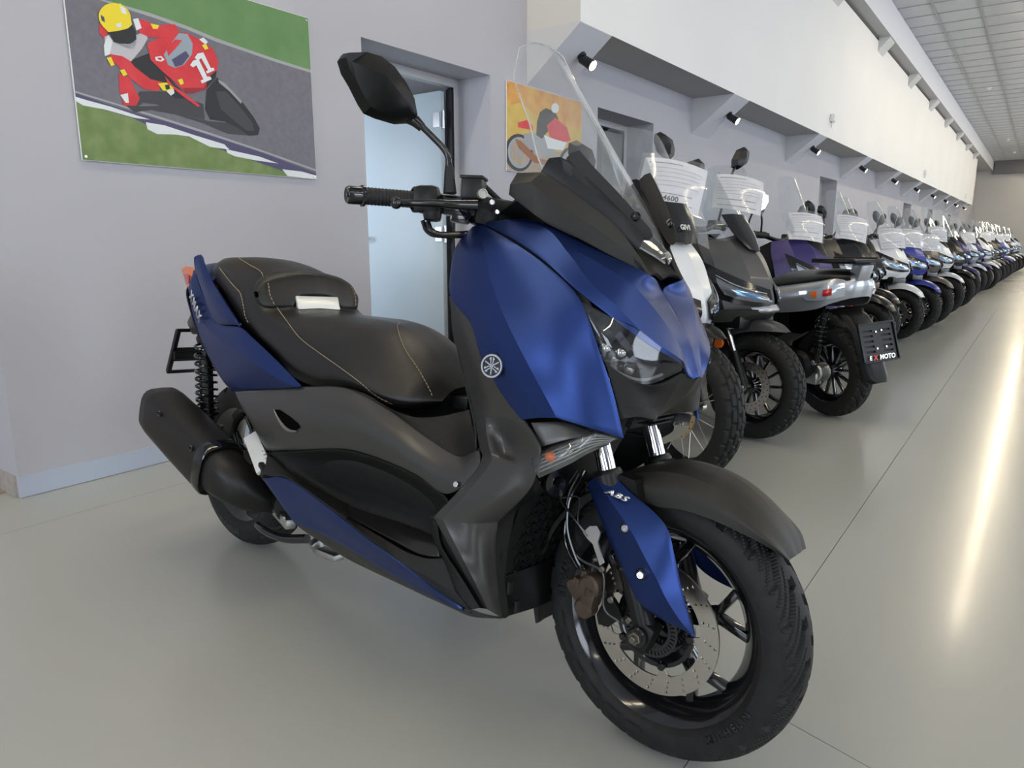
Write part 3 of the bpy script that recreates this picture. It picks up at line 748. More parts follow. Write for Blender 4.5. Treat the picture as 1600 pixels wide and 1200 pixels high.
MB().box((-.245, 0, .86), (.03, .16, .035), bev=.008).build('tail_light', m_red, SC)
# plate carrier
ph = MB(); ph.box((-.30, 0, .70), (.16, .05, .03), rot=(0, R(-40), 0), bev=.008); ph.box((-.37, 0, .60), (.012, .20, .03), bev=.004)
phr = ph.build('plate_carrier', m_bk, SC)
fr = MB()
for y in (-.095, .095): fr.bar((-.345, y, .69), (-.425, y, .535), .014, .018, bev=.003)
for t in (.0, .45, .7, 1.0): fr.bar((-.345 - .08 * t, -.1, .69 - .155 * t), (-.345 - .08 * t, .1, .69 - .155 * t), .014, .012, bev=.003)
fr.build('plate_frame', m_bk, phr)
MB().box((-.29, -.05, .735), (.11, .035, .06), rot=(0, R(-45), 0), bev=.012).build('plate_light_arm', m_grey, phr)

# --- seat
def seat():
    # stations along x: half width, bottom z, shoulder z, top z
    S = [(-.115, .085, .900, .925, .950), (-.03, .128, .880, .925, .952), (.08, .150, .835, .905, .952), (.20, .168, .765, .865, .938), (.285, .176, .735, .830, .905), (.335, .180, .715, .795, .818), (.42, .183, .680, .768, .803),
         (.50, .186, .640, .745, .801), (.60, .188, .628, .725, .801), (.69, .184, .640, .705, .799), (.77, .178, .640, .680, .786), (.85, .165, .620, .660, .750), (.915, .138, .612, .655, .702), (.965, .085, .625, .640, .660)]
    rows = []
    for (x, w_, zb, zs, zt) in S:
        rows.append([Vector((x - .02, -w_ * .92, zb - .006)), Vector((x, -w_ * 1.02, zb + (zs - zb) * .30)), Vector((x, -w_ * .93, zs - .003)), Vector((x, -w_ * .60, zs + (zt - zs) * .72)), Vector((x, -w_ * .28, zt - .002)), Vector((x, 0, zt))])
    g = patch(rows, 6)
    b = MB().grid(g).mirror()
    st = b.build('seat', m_lea, SC, ang=60, thick=.01)
    def on(u, v, col):  # nearest grid point that projects to the pixel
        best = None
        for r_ in g:
            for p in r_:
                d = p - _cl; 
                q = BM @ d; c, s_ = math.cos(PITCH), math.sin(PITCH)
                rr_ = q.x * math.sin(HEAD) - q.y * math.cos(HEAD); dd = q.x * math.cos(HEAD) + q.y * math.sin(HEAD)
                fw_ = dd * c - q.z * s_; up = dd * s_ + q.z * c
                e = (800 + FPX * rr_ / fw_ - u) ** 2 + (600 - FPX * up / fw_ - v) ** 2
                if best is None or e < best[0]: best = (e, p)
        p = best[1]; return p + Vector((0, -.003, .003))
    lines = [[(343, 421), (356, 436), (368, 448), (377, 462), (382, 480), (386, 495), (390, 510)], [(433, 482), (448, 500), (468, 527), (500, 553), (530, 573), (560, 597), (592, 622), (616, 638)], [(640, 505), (624, 508), (622, 520), (638, 548), (658, 580), (672, 610), (682, 634)], [(372, 403), (390, 415), (409, 424), (415, 437)]]
    for l in lines: dash_line('stitching', [on(u, v, 0) for u, v in l], .0011, m_thr, st)
    # rider backrest
    prof = [(-.172, .835, .852), (-.166, .815, .868), (-.150, .806, .886), (-.115, .804, .903), (-.082, .805, .910), (-.070, .822, .912), (-.055, .838, .914), (-.03, .841, .916), (0, .842, .917)]
    o_ = []
    for (y, z0, z1) in prof:
        zc = (z0 + z1) / 2; hh = (z1 - z0) / 2; tk = .030 if abs(y) < .14 else (.024 if abs(y) < .16 else .012)
        ring = []
        for k in range(14):
            a = 2 * math.pi * k / 14; t_ = math.copysign(abs(math.cos(a)) ** .6, math.cos(a)); dz = math.copysign(abs(math.sin(a)) ** .6, math.sin(a)); z = zc + dz * hh
            ring.append(Vector((.328 - (z - .80) * .40 - abs(y) * .10 + t_ * tk, y, z)))
        o_.append(ring + [ring[0]])
    g2 = patch([[r_[k] for r_ in o_] for k in range(15)], 3, cc=(4, 6))
    br = MB().grid(g2).mirror()
    bo = br.build('backrest', m_lea, SC, ang=50)
    MB().box((.340, 0, .822), (.010, .146, .046), rot=(0, R(-20), 0), bev=.006).build('backrest_plate', m_wal, bo)
    for s in (-1, 1): dash_line('stitching', [Vector((.286, s * .136, .893)), Vector((.310, s * .144, .872)), Vector((.323, s * .147, .845)), Vector((.337, s * .140, .815))], .0011, m_thr, bo)
    # latch at the front of the seat
    MB().box((.985, 0, .625), (.05, .10, .03), bev=.006).build('seat_hinge', m_bk, SC)
seat()
# ------------------------------------------------------------------ windscreen, handlebar, running gear of the blue scooter
from mathutils.geometry import delaunay_2d_cdt
def plate_cdt(loops, holes, inside):
    """flat 2-D sheet with holes -> (verts, tris). loops / holes: lists of 2-D points; inside(p): keep test"""
    vs = []; es = []
    for lp in loops + holes:
        n0 = len(vs); vs += [Vector(p) for p in lp]; es += [(n0 + i, n0 + (i + 1) % len(lp)) for i in range(len(lp))]
    r_ = delaunay_2d_cdt(vs, es, [], 0, 1e-6); V, F = r_[0], r_[2]
    keep = [f for f in F if inside(sum((V[i] for i in f), Vector((0, 0))) / len(f))]
    return V, keep
def circ2(c, r, n=12, a0=0): return [(c[0] + r * math.cos(a0 + 2 * math.pi * i / n), c[1] + r * math.sin(a0 + 2 * math.pi * i / n)) for i in range(n)]

def tyre_mesh(Rt, w, rb, nseg=540, groove='city'):
    """tyre about the y axis at the origin with tread grooves cut into its surface"""
    prof = []   # (y, r, tread coordinate or None)
    ns = 48 if nseg > 600 else 30
    for i in range(ns + 1):
        s = -1 + 2 * i / ns; prof.append((s * w * .47, Rt - .36 * w * (1 - math.sqrt(max(0, 1 - (s * .93) ** 2))), s))
    side = [(.50, .30), (.505, .55), (.49, .75), (.44, .92), (.40, 1.0)]
    r_sh = prof[-1][1]
    R_ = [(y * w, r_sh + (rb - r_sh) * t, None) for y, t in side]
    L_ = [(-y, r_, None) for y, r_, _ in R_][::-1]
    full = L_ + prof + R_
    vs = []; N = nseg
    def sm(d, hw): return max(0.0, min(1.0, (hw - abs(d)) / (hw * .35)))
    for i in range(N):
        a = 2 * math.pi * i / N
        for (y, r_, s) in full:
            dep = 0
            if s is not None:
                q = abs(s)
                if groove == 'city':
                    ph = (i / N * 24 + (.35 * q if q < .30 else .105 + 1.9 * (q - .30) if q < .68 else .827 + .5 * (q - .68)) + (.5 if s > 0 else 0)) % 1
                    if q > .05 and q < .97: dep = max(dep, .0085 * sm(ph - .2, .13))
                    ph2 = (i / N * 72 + 5.7 * (q - .30) + (1.5 if s > 0 else 0)) % 1
                    if .30 < q < .92: dep = max(dep, .0055 * sm(ph2 - .9, .15))
                elif groove == 'block':
                    row = int((s + 1) * 2.49); ph = (i / N * 30 + .5 * (row % 2)) % 1
                    dep = .007 * max(sm(ph - .5, .10), sm(((s + 1) * 2.49) % 1 - .0, .16), sm(((s + 1) * 2.49) % 1 - 1.0, .16) if q < .9 else 0)
                else:
                    ph = (i / N * 22 + 1.2 * q + (.5 if s > 0 else 0)) % 1
                    if q > .1: dep = .0045 * sm(ph - .5, .10)
            rr_ = r_ - dep; vs.append((math.cos(a) * rr_, y, math.sin(a) * rr_))
    p = len(full); fs = []
    for i in range(N):
        j = (i + 1) % N
        for k in range(p - 1): fs.append((i * p + k, i * p + k + 1, j * p + k + 1, j * p + k))
    return MB().add(vs, fs)
def side_text(b, txt, size, r0, y, ang0, side=-1, dirn=1, space=1.1, thick=0.0):
    """lettering bent round the wheel axis on the sidewall (right side: y < 0)"""
    vs_, fs_ = text_mesh(txt, size, space=space, bold=.0006)
    b.add([(math.cos(ang0 - dirn * v.x / r0) * (r0 + dirn * v.y), y, math.sin(ang0 - dirn * v.x / r0) * (r0 + dirn * v.y)) for v in vs_], fs_)

# --- front wheel
AXF = Vector((1.54, 0, .2745)); AXR = Vector((0, 0, .276))
def rim_mb(rb, hw, spokes, rh=.032):
    b = MB()
    b.lathe([(rb + .009, -hw - .004), (rb + .012, -hw), (rb + .009, -hw + .006), (rb - .004, -hw + .010), (rb - .012, -hw + .022), (rb - .024, -hw + .032), (rb - .026, 0), (rb - .024, hw - .032), (rb - .012, hw - .022), (rb - .004, hw - .010), (rb + .009, hw - .006), (rb + .012, hw), (rb + .009, hw + .004)], (0, 0, 0), (0, 1, 0), 96)
    b.lathe([(rb + .009, -hw - .004), (rb, -hw + .002), (rb - .010, -hw + .012), (rb - .018, -hw + .024), (rb - .028, -hw + .036), (rb - .032, 0), (rb - .028, hw - .036), (rb - .018, hw - .024), (rb - .010, hw - .012), (rb, hw - .002), (rb + .009, hw + .004)], (0, 0, 0), (0, 1, 0), 96)
    b.lathe([(.014, -.045), (rh, -.045), (rh + .006, -.02), (rh + .006, .02), (rh, .045), (.014, .045)], (0, 0, 0), (0, 1, 0), 40)
    for i in range(spokes):
        a = 2 * math.pi * i / spokes + .35
        P = lambda r_, an, y=0: Vector((math.cos(an) * r_, y, math.sin(an) * r_))
        ax = Vector((0, 1, 0))
        b.bar(P(rh - .004, a), P(rb * .60, a), .026, .034, up=P(1, a + math.pi / 2), bev=.006)
        for s in (-1, 1): b.bar(P(rb * .56, a + s * .03), P(rb - .022, a + s * .27), .024, .017, up=P(1, a + math.pi / 2), bev=.005)
        b.bar(P(rb * .80, a - .17), P(rb * .80, a + .17), .012, .008, up=P(1, a), bev=.002) if False else None
    return b
fwh = rim_mb(.1905, .046, 5).build('front_wheel', m_gl, SC, ang=40); fwh.location = AXF
tyF = tyre_mesh(.2745, .122, .1985, 1500).build('tyre', m_tyre, fwh, ang=22)
m_rubt = mat('raised tyre lettering', (0.010, 0.010, 0.011), .45)
lt = MB(); sw = lambda r_: -.0625 if r_ < .245 else -.060
for (tx, sz, an, sp) in (('120/70-15', .024, 168, 1.2), ('MICHELIN', .021, -40, 1.3)):
    lt = MB(); side_text(lt, tx, sz, .2195, -.0632, R(an), dirn=-1, space=sp); o = lt.build('tyre_lettering', m_rubt, fwh); md = o.modifiers.new('s', 'SOLIDIFY'); md.thickness = .0012; md.offset = 0
lo = MB()
for k in range(6):
    a = R(196 + k * 13.5); aw = R(4.3)
    pts = [(r_, a + t) for r_, t in ((.2165, -aw), (.2165, aw), (.2305, aw), (.2305, -aw))]
    n = 5; inn = [(.2165, a - aw + 2 * aw * i / n) for i in range(n + 1)] + [(.2305, a + aw - 2 * aw * i / n) for i in range(n + 1)]
    lo.add([(math.cos(t) * r_, -.0630, math.sin(t) * r_) for r_, t in inn], [tuple(range(len(inn)))])
lo.build('wear_marks', m_rubt, fwh)
for s in (-1,):
    holes = []; HN = 20
    for k in range(HN):
        for (r_, off) in ((.1265, 0), (.1165, .12), (.107, .24)): holes.append(circ2((math.cos(2 * math.pi * (k + off * 1.0) / HN) * r_, math.sin(2 * math.pi * (k + off) / HN) * r_), .0030, 8))
    outer = circ2((0, 0), .1335, 96); inn = []
    for i in range(120):
        a = 2 * math.pi * i / 120; lob = max(0, math.cos(5 * a)) ** 14; inn.append((math.cos(a) * (.0985 - .030 * lob), math.sin(a) * (.0985 - .030 * lob)))
    def ins(p, H=[Vector(h[0]) for h in holes]):
        q = p.length; a = math.atan2(p.y, p.x); lob = max(0, math.cos(5 * a)) ** 14
        if q < .0985 - .030 * lob: return False
        for k in range(HN):
            for (r_, off) in ((.1265, 0), (.1165, .12), (.107, .24)):
                t = 2 * math.pi * (k + off) / HN
                if (p.x - math.cos(t) * r_) ** 2 + (p.y - math.sin(t) * r_) ** 2 < .0029 ** 2: return False
        return True
    V, F = plate_cdt([outer, inn], holes, ins)
    b = MB().add([(v.x, -.060, v.y) for v in V], F)
    dsc = b.build('brake_disc', m_disc, fwh); md = dsc.modifiers.new('s', 'SOLIDIFY'); md.thickness = .0045; md.offset = 0; dsc.modifiers.new('e', 'EDGE_SPLIT')
    for k in range(5): a = 2 * math.pi * k / 5; MB().disc((math.cos(a) * .078, -.060, math.sin(a) * .078), .008, (0, -1, 0), .007, 12, .002).build('disc_bolt', m_gl, fwh)
    hb = MB().lathe([(.03, -.045), (.06, -.045), (.075, -.056), (.083, -.056), (.083, -.050), (.06, -.038)], (0, 0, 0), (0, 1, 0), 40); hb.build('disc_carrier', m_gl, fwh)
    # toothed sensor ring
    ho = []
    for k in range(40):
        a = 2 * math.pi * k / 40; t = .028
        ho.append([(math.cos(a + s_ * t) * r_, math.sin(a + s_ * t) * r_) for r_, s_ in ((.044, -1), (.053, -1), (.053, 1), (.044, 1))])
    def ins2(p):
        q = p.length
        if q < .038 or q > .0575: return False
        a = (math.atan2(p.y, p.x) * 40 / (2 * math.pi)) % 1; a = min(a, 1 - a)
        return not (.0443 < q < .0527 and a < .028 * 40 / (2 * math.pi))
    V, F = plate_cdt([circ2((0, 0), .0575, 80), circ2((0, 0), .038, 60)], ho, ins2)
    o = MB().add([(v.x, -.074, v.y) for v in V], F).build('sensor_ring', mat('dark steel', (.05, .05, .052), .4, .8), fwh); md = o.modifiers.new('s', 'SOLIDIFY'); md.thickness = .002; o.modifiers.new('e', 'EDGE_SPLIT')
MB().tube([(-.156, .0, .0), (-.142, .0, .0)], .004).build('valve', m_rub, fwh)

# --- fork
def fork(s):
    y = s * .098; top = Vector((1.345, y, .80)); low = Vector((1.536, y, .300))
    d = (low - top).normalized()
    P = lambda t: top + d * t
    L_ = (low - top).length
    tube = MB().tube([P(.02), P(.32)], .0175, 28).build('fork_tube', m_chr, SC)
    leg = MB().tube([P(.25), P(.256), P(.30), P(.31), P(L_ - .05), P(L_ + .02)], [.024, .027, .027, .0245, .0235, .022], 28)
    lo_ = P(L_ - .005); leg.box((1.541, y, .272), (.046, .040, .060), rot=(0, R(20), 0), bev=.008)
    lg = leg.build('fork_leg', m_bk, SC)
    ring = MB().lathe([(.0242, 0), (.0262, .002), (.0262, .008), (.0242, .010)], P(L_ - .105), d, 24).build('dust_seal', m_gl, lg)
    ax = MB(); ax.disc((1.542, y, .2745), .019, (0, s, 0), .032, 28, .003); ax.build('axle_collar', m_gl, lg)
    an = MB(); an.disc((1.542, y + s * .030, .2745), .0125, (0, s, 0), .010, 6, .001); an.disc((1.542, y + s * .038, .2745), .007, (0, s, 0), .010, 12, .001); an.build('axle_nut', m_steel if False else mat('dark zinc', (.20, .19, .17), .35, 1.0), lg)
fork(-1); fork(1)
fg = panel('fork_guard', [
 "917,755,-.118 930,746,-.128 952,735,-.108", "932,795,-.124 955,784,-.138 985,769,-.108", "950,840,-.124 985,828,-.142 1024,802,-.108", "968,880,-.124 1005,866,-.142 1044,829,-.108",
 "985,918,-.124 1025,903,-.140 1054,868,-.108", "1000,943,-.124 1040,934,-.136 1065,918,-.108", "1032,967,-.122 1060,966,-.130 1074,953,-.112", "1080,991,-.120 1083,994,-.120 1086,997,-.117"], m_blue, 5, cc=(1,), th=.004)
for s in (-1, 1):
    mk = (lambda b: b) if s < 0 else (lambda b: b.flipped())
    for (u, v) in ((977, 825), (1001, 898)):
        c = LP(u, v, -.139); ax = Vector((.25, -.95, .1)).normalized()
        w_ = mk(MB().disc(c - ax * .006, .0105, ax, .0075, 24, .002)).build('guard_washer', m_bk, SC)
        mk(MB().lathe([(1e-4, .0015), (.0025, .0015), (.003, .0035), (.006, .0035), (.0075, .0015), (.0075, 0)], c + ax * .002, ax, 20)).build('guard_screw', m_chr, w_)
    vs_, fs_ = text_mesh('ABS', .020, shear=.35, space=1.1, bold=.0010)
    A, B_ = LP(943, 765, -.1325), LP(985, 783, -.1255); c = (A + B_) / 2; ex = (B_ - A).normalized(); nr = Vector((.55, -.80, .25)); nr = (nr - ex * nr.dot(ex)).normalized(); ey = nr.cross(ex); k_ = (B_ - A).length / .046
    o = mk(MB().add([c + ex * v.x * k_ + ey * v.y * k_ * .55 + nr * .005 for v in vs_], fs_)).build('lettering', m_silv, SC); md = o.modifiers.new('s', 'SOLIDIFY'); md.thickness = .003; md.offset = 0
# caliper, bracket, hoses
def cyl(b, c, r_, ax, h_, n=24, bev=.002): return b.disc(c, r_, ax, h_, n, bev)
cp = MB(); oy = (0, -1, 0)
for (u, v) in ((930, 912), (921, 945)): cyl(cp, LP(u, v, -.098) + Vector((0, .0, 0)), .0235 if v < 930 else .021, oy, .028, bev=.005)
A, B_ = LP(930, 912, -.108), LP(921, 945, -.108); cp.bar(A, B_, .036, .030, up=(1, 0, 0), bev=.006)
A, B_ = LP(905, 905, -.085), LP(925, 935, -.085); cp.bar(A, B_, .055, .040, up=(1, 0, 0), bev=.008)
cp.bar(LP(898, 905, -.10), LP(918, 922, -.10), .020, .022, bev=.004)
ca = cp.build('brake_caliper', m_brz, SC)
b = MB(); cyl(b, LP(899, 912, -.098), .013, oy, .014); cyl(b, LP(918, 895, -.10), .008, oy, .015); b.build('caliper_bolt', m_brz, ca)
b = MB()
b.prism(T("926,868,-.096 934,866,-.096 944,895,-.096 940,905,-.096 935,905,-.096"), (0, .008, 0)); b.prism(T("950,925,-.096 966,950,-.096 972,965,-.096 950,980,-.096 935,975,-.096 932,960,-.096"), (0, .01, 0))
br_ = b.build('caliper_bracket', m_bk, SC)
for (u, v) in ((943, 888), (957, 936), (985, 968), (933, 873)): cyl(MB(), LP(u, v, -.102), .007 if v != 873 else .005, oy, .010, 16, .002).build('bracket_bolt', mat('dark zinc', (.20, .19, .17), .35, 1.0), br_)
b = MB(); b.prism(T("911,832,-.112 921,822,-.112 933,822,-.112 938,832,-.112 934,848,-.112 943,880,-.112 937,884,-.112 926,850,-.112 918,842,-.112"), (0, .004, 0)); b.build('hose_bracket', m_steel, SC)
b = MB(); b.tube(T("902,735,-.08 880,770,-.08 876,782,-.09 895,808,-.11 915,832,-.112"), .0016, 6, smooth=5); b.tube(T("876,778,-.09 905,778,-.09 903,815,-.11 918,838,-.112"), .0016, 6, smooth=4); b.tube(T("905,740,-.08 890,770,-.085 886,800,-.09 890,840,-.10 905,872,-.105 935,888,-.108 944,905,-.108 944,950,-.108 968,972,-.108"), .0026, 8, smooth=6)
b.build('brake_line', m_chr if False else mat('dark wire', (.10, .10, .10), .3, .7), SC)
b = MB(); b.tube(T("915,735,-.07 898,765,-.08 889,790,-.09 888,830,-.10 900,870,-.105 910,890,-.105 908,905,-.10"), .0048, 10, smooth=6); b.tube(T("912,742,-.06 893,780,-.07 883,830,-.085 888,860,-.095 903,888,-.10"), .004, 10, smooth=6); b.build('brake_hose', m_gl, SC)

# --- front mudguard, polar about the axle
def fender(name, secs, m, th=.003, k=4, cc=()):
    rows = []
    for (an, rc, rs, ys, re, ye) in secs:
        a = R(an); P = lambda r_, y: Vector((1.54 + math.cos(a) * r_, y, .2745 + math.sin(a) * r_))
        rows.append([P(re, -ye), P((re + rs) / 2 + .004, -(ye + ys) / 2 - .008), P(rs, -ys), P((rs + rc) / 2 + .003, -ys * .5), P(rc, 0)])
    g = patch(rows, k, cc=cc); b = MB().grid(g).mirror(); return b.build(name, m, SC, thick=th, ang=13)
fender('front_mudguard', [(40, .303, .301, .030, .298, .040), (46, .311, .306, .046, .296, .062), (56, .320, .308, .054, .278, .074), (68, .325, .310, .057, .262, .080), (80, .322, .308, .058, .250, .082), (92, .315, .302, .060, .240, .082), (106, .300, .292, .060, .262, .080), (118, .292, .288, .058, .276, .074)], m_tex2, cc=(2,))
fender('rear_mudguard', [(112, .292, .286, .058, .262, .070), (130, .288, .284, .056, .268, .068), (150, .289, .285, .056, .274, .066), (170, .291, .287, .055, .278, .064), (188, .296, .292, .054, .284, .062), (199, .301, .298, .050, .292, .056)], m_tex)
for s in (-1, 1):
    b = MB().prism([(1.43, s * .075, .50), (1.46, s * .075, .565), (1.50, s * .075, .56), (1.52, s * .075, .50)], (0, s * .03, 0)); b.tube([(1.435, s * .098, .558), (1.449, s * .098, .522)], .030, 20); b.build('mudguard_stay', m_bk, SC)

# --- windscreen and its holders
ws = [T("w,1.146,-.086,1.388 w,1.152,-.050,1.407 w,1.155,0,1.413"),
      T("806,108,-.116 w,1.175,-.065,1.360 w,1.187,0,1.372"), T("806,128,-.124 w,1.192,-.068,1.335 w,1.205,0,1.345"), T("828,190,-.138 w,1.255,-.075,1.245 w,1.272,0,1.250"), T("843,248,-.143 w,1.308,-.078,1.170 w,1.328,0,1.175"),
      T("868,292,-.138 w,1.365,-.074,1.095 w,1.388,0,1.100"), T("930,345,-.105 w,1.418,-.055,1.030 w,1.438,0,1.035"), T("1012,392,-.045 w,1.455,-.024,.988 w,1.468,0,.988"), T("1040,410,-.008 w,1.472,-.005,.975 w,1.474,0,.974")]
g = patch(ws, 6); wsc = MB().grid(g).mirror().build('windscreen', m_clear, SC, ang=60, thick=.0035)
ed_ = [r_[0] for r_ in g[::-1]] + list(g[0][1:]); ed_ = ed_ + [Vector((p.x, -p.y, p.z)) for p in ed_[::-1][1:]]
MB().tube([p - Vector((.0015, 0, .0015)) for p in ed_], .0017, 8).build('screen_bright_edge', glass('bright screen edge', (.85, .87, .88), .12, .35, 1.5), wsc)  # pale bead added, the bright line of the sheet edge put into its colour
for s in (-1, 1):
    mk = (lambda b: b) if s < 0 else (lambda b: b.flipped())
    b = MB(); hp = T("883,247,-.135 897,243,-.132 918,267,-.120 962,313,-.088 1008,365,-.052 1013,378,-.048 1003,376,-.052 950,336,-.088 908,298,-.118 892,275,-.13")
    b.prism(hp, Vector((.012, 0, .010)))
    h = mk(b).build('screen_holder', m_tex2, SC, bevel=.003)
    b = MB(); b.prism(T("845,270,-.152 858,247,-.144 875,245,-.140 886,250,-.138 900,262,-.130 930,290,-.112 975,335,-.080 1006,370,-.054 1003,380,-.055 998,390,-.059 966,360,-.090 926,325,-.118 880,290,-.144"), Vector((-.005, 0, -.005))); mk(b).build('screen_rail', m_bk, h)
    c = LP(985, 346, -.066) + Vector((.012, 0, .010)); ax = Vector((.78, -.28, .56)).normalized()
    mk(MB().lathe([(1e-4, .001), (.004, .001), (.005, .004), (.0075, .004), (.0095, .001), (.0095, -.006)], c, ax, 20)).build('screw', m_gl, h)

# --- handlebar, controls, mirror (mirror fitted on the right)
hbm = MB().tube([(1.03, -.25, 1.072), (1.075, -.16, 1.070), (1.11, -.06, 1.03), (1.12, 0, 1.02), (1.11, .06, 1.03), (1.075, .16, 1.070), (1.03, .25, 1.072)], .0125, 14, smooth=5).build('handlebar', m_gl, SC)
MB().box((1.115, 0, 1.015), (.09, .16, .05), bev=.015).build('handlebar_clamp', m_bk, SC)
for s in (-1, 1):
    mk = (lambda b: b) if s < 0 else (lambda b: b.flipped())
    A, B_ = LP(568, 306, -.350), LP(650, 312, -.245); d = (A - B_).normalized()
    b = MB().tube([B_, A], .0165, 20)
    for i in range(14): b.lathe([(.0165, 0), (.0175, .0015), (.0165, .003)], B_ + (A - B_) * (i + .5) / 15, d, 20)
    gp = mk(b).build('grip', m_rub, SC)
    mk(MB().lathe([(.0165, -.002), (.021, 0), (.021, .004), (.0165, .007)], A, d, 24)).build('grip_flange', m_gl, gp)
    mk(MB().lathe([(1e-4, .034), (.004, .034), (.0045, .031), (.0155, .034), (.0175, .030), (.0175, .004), (.0, .004)], A, d, 24)).build('bar_end', m_gl, gp)
    C_ = LP(680, 312, -.222)
    b = MB(); b.bar(B_ - d * -.004, C_ + (C_ - B_) * .25, .052, .054, bev=.014); b.bar(LP(662, 330, -.235), LP(690, 332, -.21), .05, .038, bev=.010)
    b.lathe([(.0, 0), (.026, 0), (.026, .008), (.02, .012)], B_ - d * .004, d, 24)
    hs = mk(b).build('switch_housing', m_bk, SC)
    b = MB(); b.bar(LP(690, 320, -.205), LP(745, 325, -.160), .034, .040, bev=.008); b.bar(LP(705, 335, -.19), LP(735, 340, -.165), .03, .03, bev=.006)
    b.tube([LP(716, 316, -.2), LP(716, 316, -.2) + Vector((.03, 0, -.03))], .008); mk(b).build('master_cylinder', m_gl, hs)
    b = MB(); c = LP(740, 296, -.172); b.box(c, (.044, .046, .042), rot=(0, 0, R(30)), bev=.005); b.box(c + Vector((0, 0, .022)), (.048, .050, .006), rot=(0, 0, R(30)), bev=.002)
    rs = mk(b).build('fluid_reservoir', m_bk, SC)
    b = MB(); ax = Vector((.80, -.55, .05)); b.lathe([(1e-4, .002), (.007, .002), (.0075, .005), (.0095, .005), (.0105, 0), (.0105, -.006)], LP(748, 304, -.185) + Vector((.016, -.006, 0)), ax, 20); mk(b).build('sight_glass', mat('sight glass', (.30, .28, .22), .1, coat=1), rs)
    b = MB().bar(LP(738, 328, -.165), LP(792, 338, -.10), .05, .06, bev=.014); b.bar(LP(752, 345, -.14), LP(800, 350, -.09), .06, .05, bev=.012); mk(b).build('bar_cover', m_bk, SC)
    b = MB().tube([LP(758, 292, -.13), LP(785, 318, -.11), LP(812, 345, -.10)], .006, 10, smooth=4); mk(b).build('harness', m_rub, SC)
    b = MB()
    for (u, v, r_) in ((762, 318, .006), (719, 328, .0055), (770, 333, .005)): b.disc(LP(u, v, -.17) + Vector((.012, -.004, 0)), r_, ax, .012, 6, .001)
    mk(b).build('control_bolt', m_steel, hs)
    b = MB().tube([LP(735, 321, -.20) + Vector((.02, 0, 0)), LP(690, 320, -.235) + Vector((.03, 0, 0)), LP(665, 318, -.262) + Vector((.03, 0, 0)), LP(630, 318, -.30) + Vector((.03, 0, 0)), LP(610, 318, -.325) + Vector((.03, 0, 0))], [.011, .009, .0075, .0070, .0065], 12, smooth=5); b.sphere(LP(603, 318, -.332) + Vector((.03, 0, 0)), .0115)
    mk(b).build('brake_lever', m_gl, SC)
    b = MB().tube([LP(668, 346, -.22), LP(674, 360, -.215), LP(690, 366, -.20), LP(725, 365, -.165), LP(760, 362, -.13)], .0058, 10, smooth=6); b.tube([LP(660, 344, -.225), LP(668, 362, -.215), LP(690, 369, -.195), LP(760, 368, -.125)], .0045, 10, smooth=6); mk(b).build('throttle_cable', m_gl, SC)
    if s < 0:
        st_ = [LP(702, 292, -.212), LP(702, 262, -.212), LP(697, 238, -.216), LP(676, 214, -.236), LP(654, 193, -.258), LP(646, 187, -.266)]
        sm_ = MB().tube(st_, [.0065] * 6, 12, smooth=5).build('mirror_stem', m_gl, SC)
        MB().tube([LP(703, 302, -.212), LP(702, 272, -.212), LP(702, 260, -.212)], [.0135, .010, .0085], 16).build('stem_boot', m_rub, sm_)
        MB().tube([LP(660, 200, -.252), LP(650, 190, -.262), LP(640, 184, -.27)], [.009, .0115, .013], 14).build('stem_joint', m_gl, sm_)
        # mirror head: faceted shell seen from the front, glass on the far side
        out = [(531, 92), (536, 84), (566, 83), (590, 90), (612, 107), (632, 134), (645, 160), (650, 186), (640, 190), (620, 191), (590, 182), (572, 174), (563, 160), (549, 132), (537, 112)]
        def yy(u): return -.265 - (650 - u) / 118 * .155
        rim = [LP(u, v, yy(u)) for u, v in out]; cen = LP(590, 140, yy(590)); fr_ = Vector((.95, -.2, .2)).normalized()
        rim_b = [p - fr_ * .012 for p in rim]
        def ring(sc, dz): return [cen.lerp(p, sc) + fr_ * dz for p in rim]
        r1, r2 = ring(.93, .016), ring(.70, .036)
        ridge = [LP(545, 100, yy(545)) + fr_ * .012, LP(585, 135, yy(585)) + fr_ * .050, LP(625, 172, yy(625)) + fr_ * .034, LP(648, 186, yy(648)) + fr_ * .006]
        b = MB(); n = len(out)
        V = rim_b + rim + r1
        F = [(i, (i + 1) % n, n + (i + 1) % n, n + i) for i in range(n)] + [(n + i, n + (i + 1) % n, 2 * n + (i + 1) % n, 2 * n + i) for i in range(n)]
        V2 = V + ridge; k0 = 3 * n
        near = lambda p: min(range(4), key=lambda q: (ridge[q] - p).length)
        idx = [near(p) for p in r1]
        for i in range(n):
            j = (i + 1) % n
            if idx[i] == idx[j]: F.append((2 * n + i, 2 * n + j, k0 + idx[i]))
            else: F.append((2 * n + i, 2 * n + j, k0 + idx[j], k0 + idx[i]))
        b.add(V2, F); mh = b.build('mirror_head', m_bk, SC, ang=33)
        gls = [cen.lerp(p, .95) - fr_ * .0115 for p in rim]
        MB().add(gls, [tuple(range(n))]).build('mirror_glass', m_mirg, mh, thick=.002)

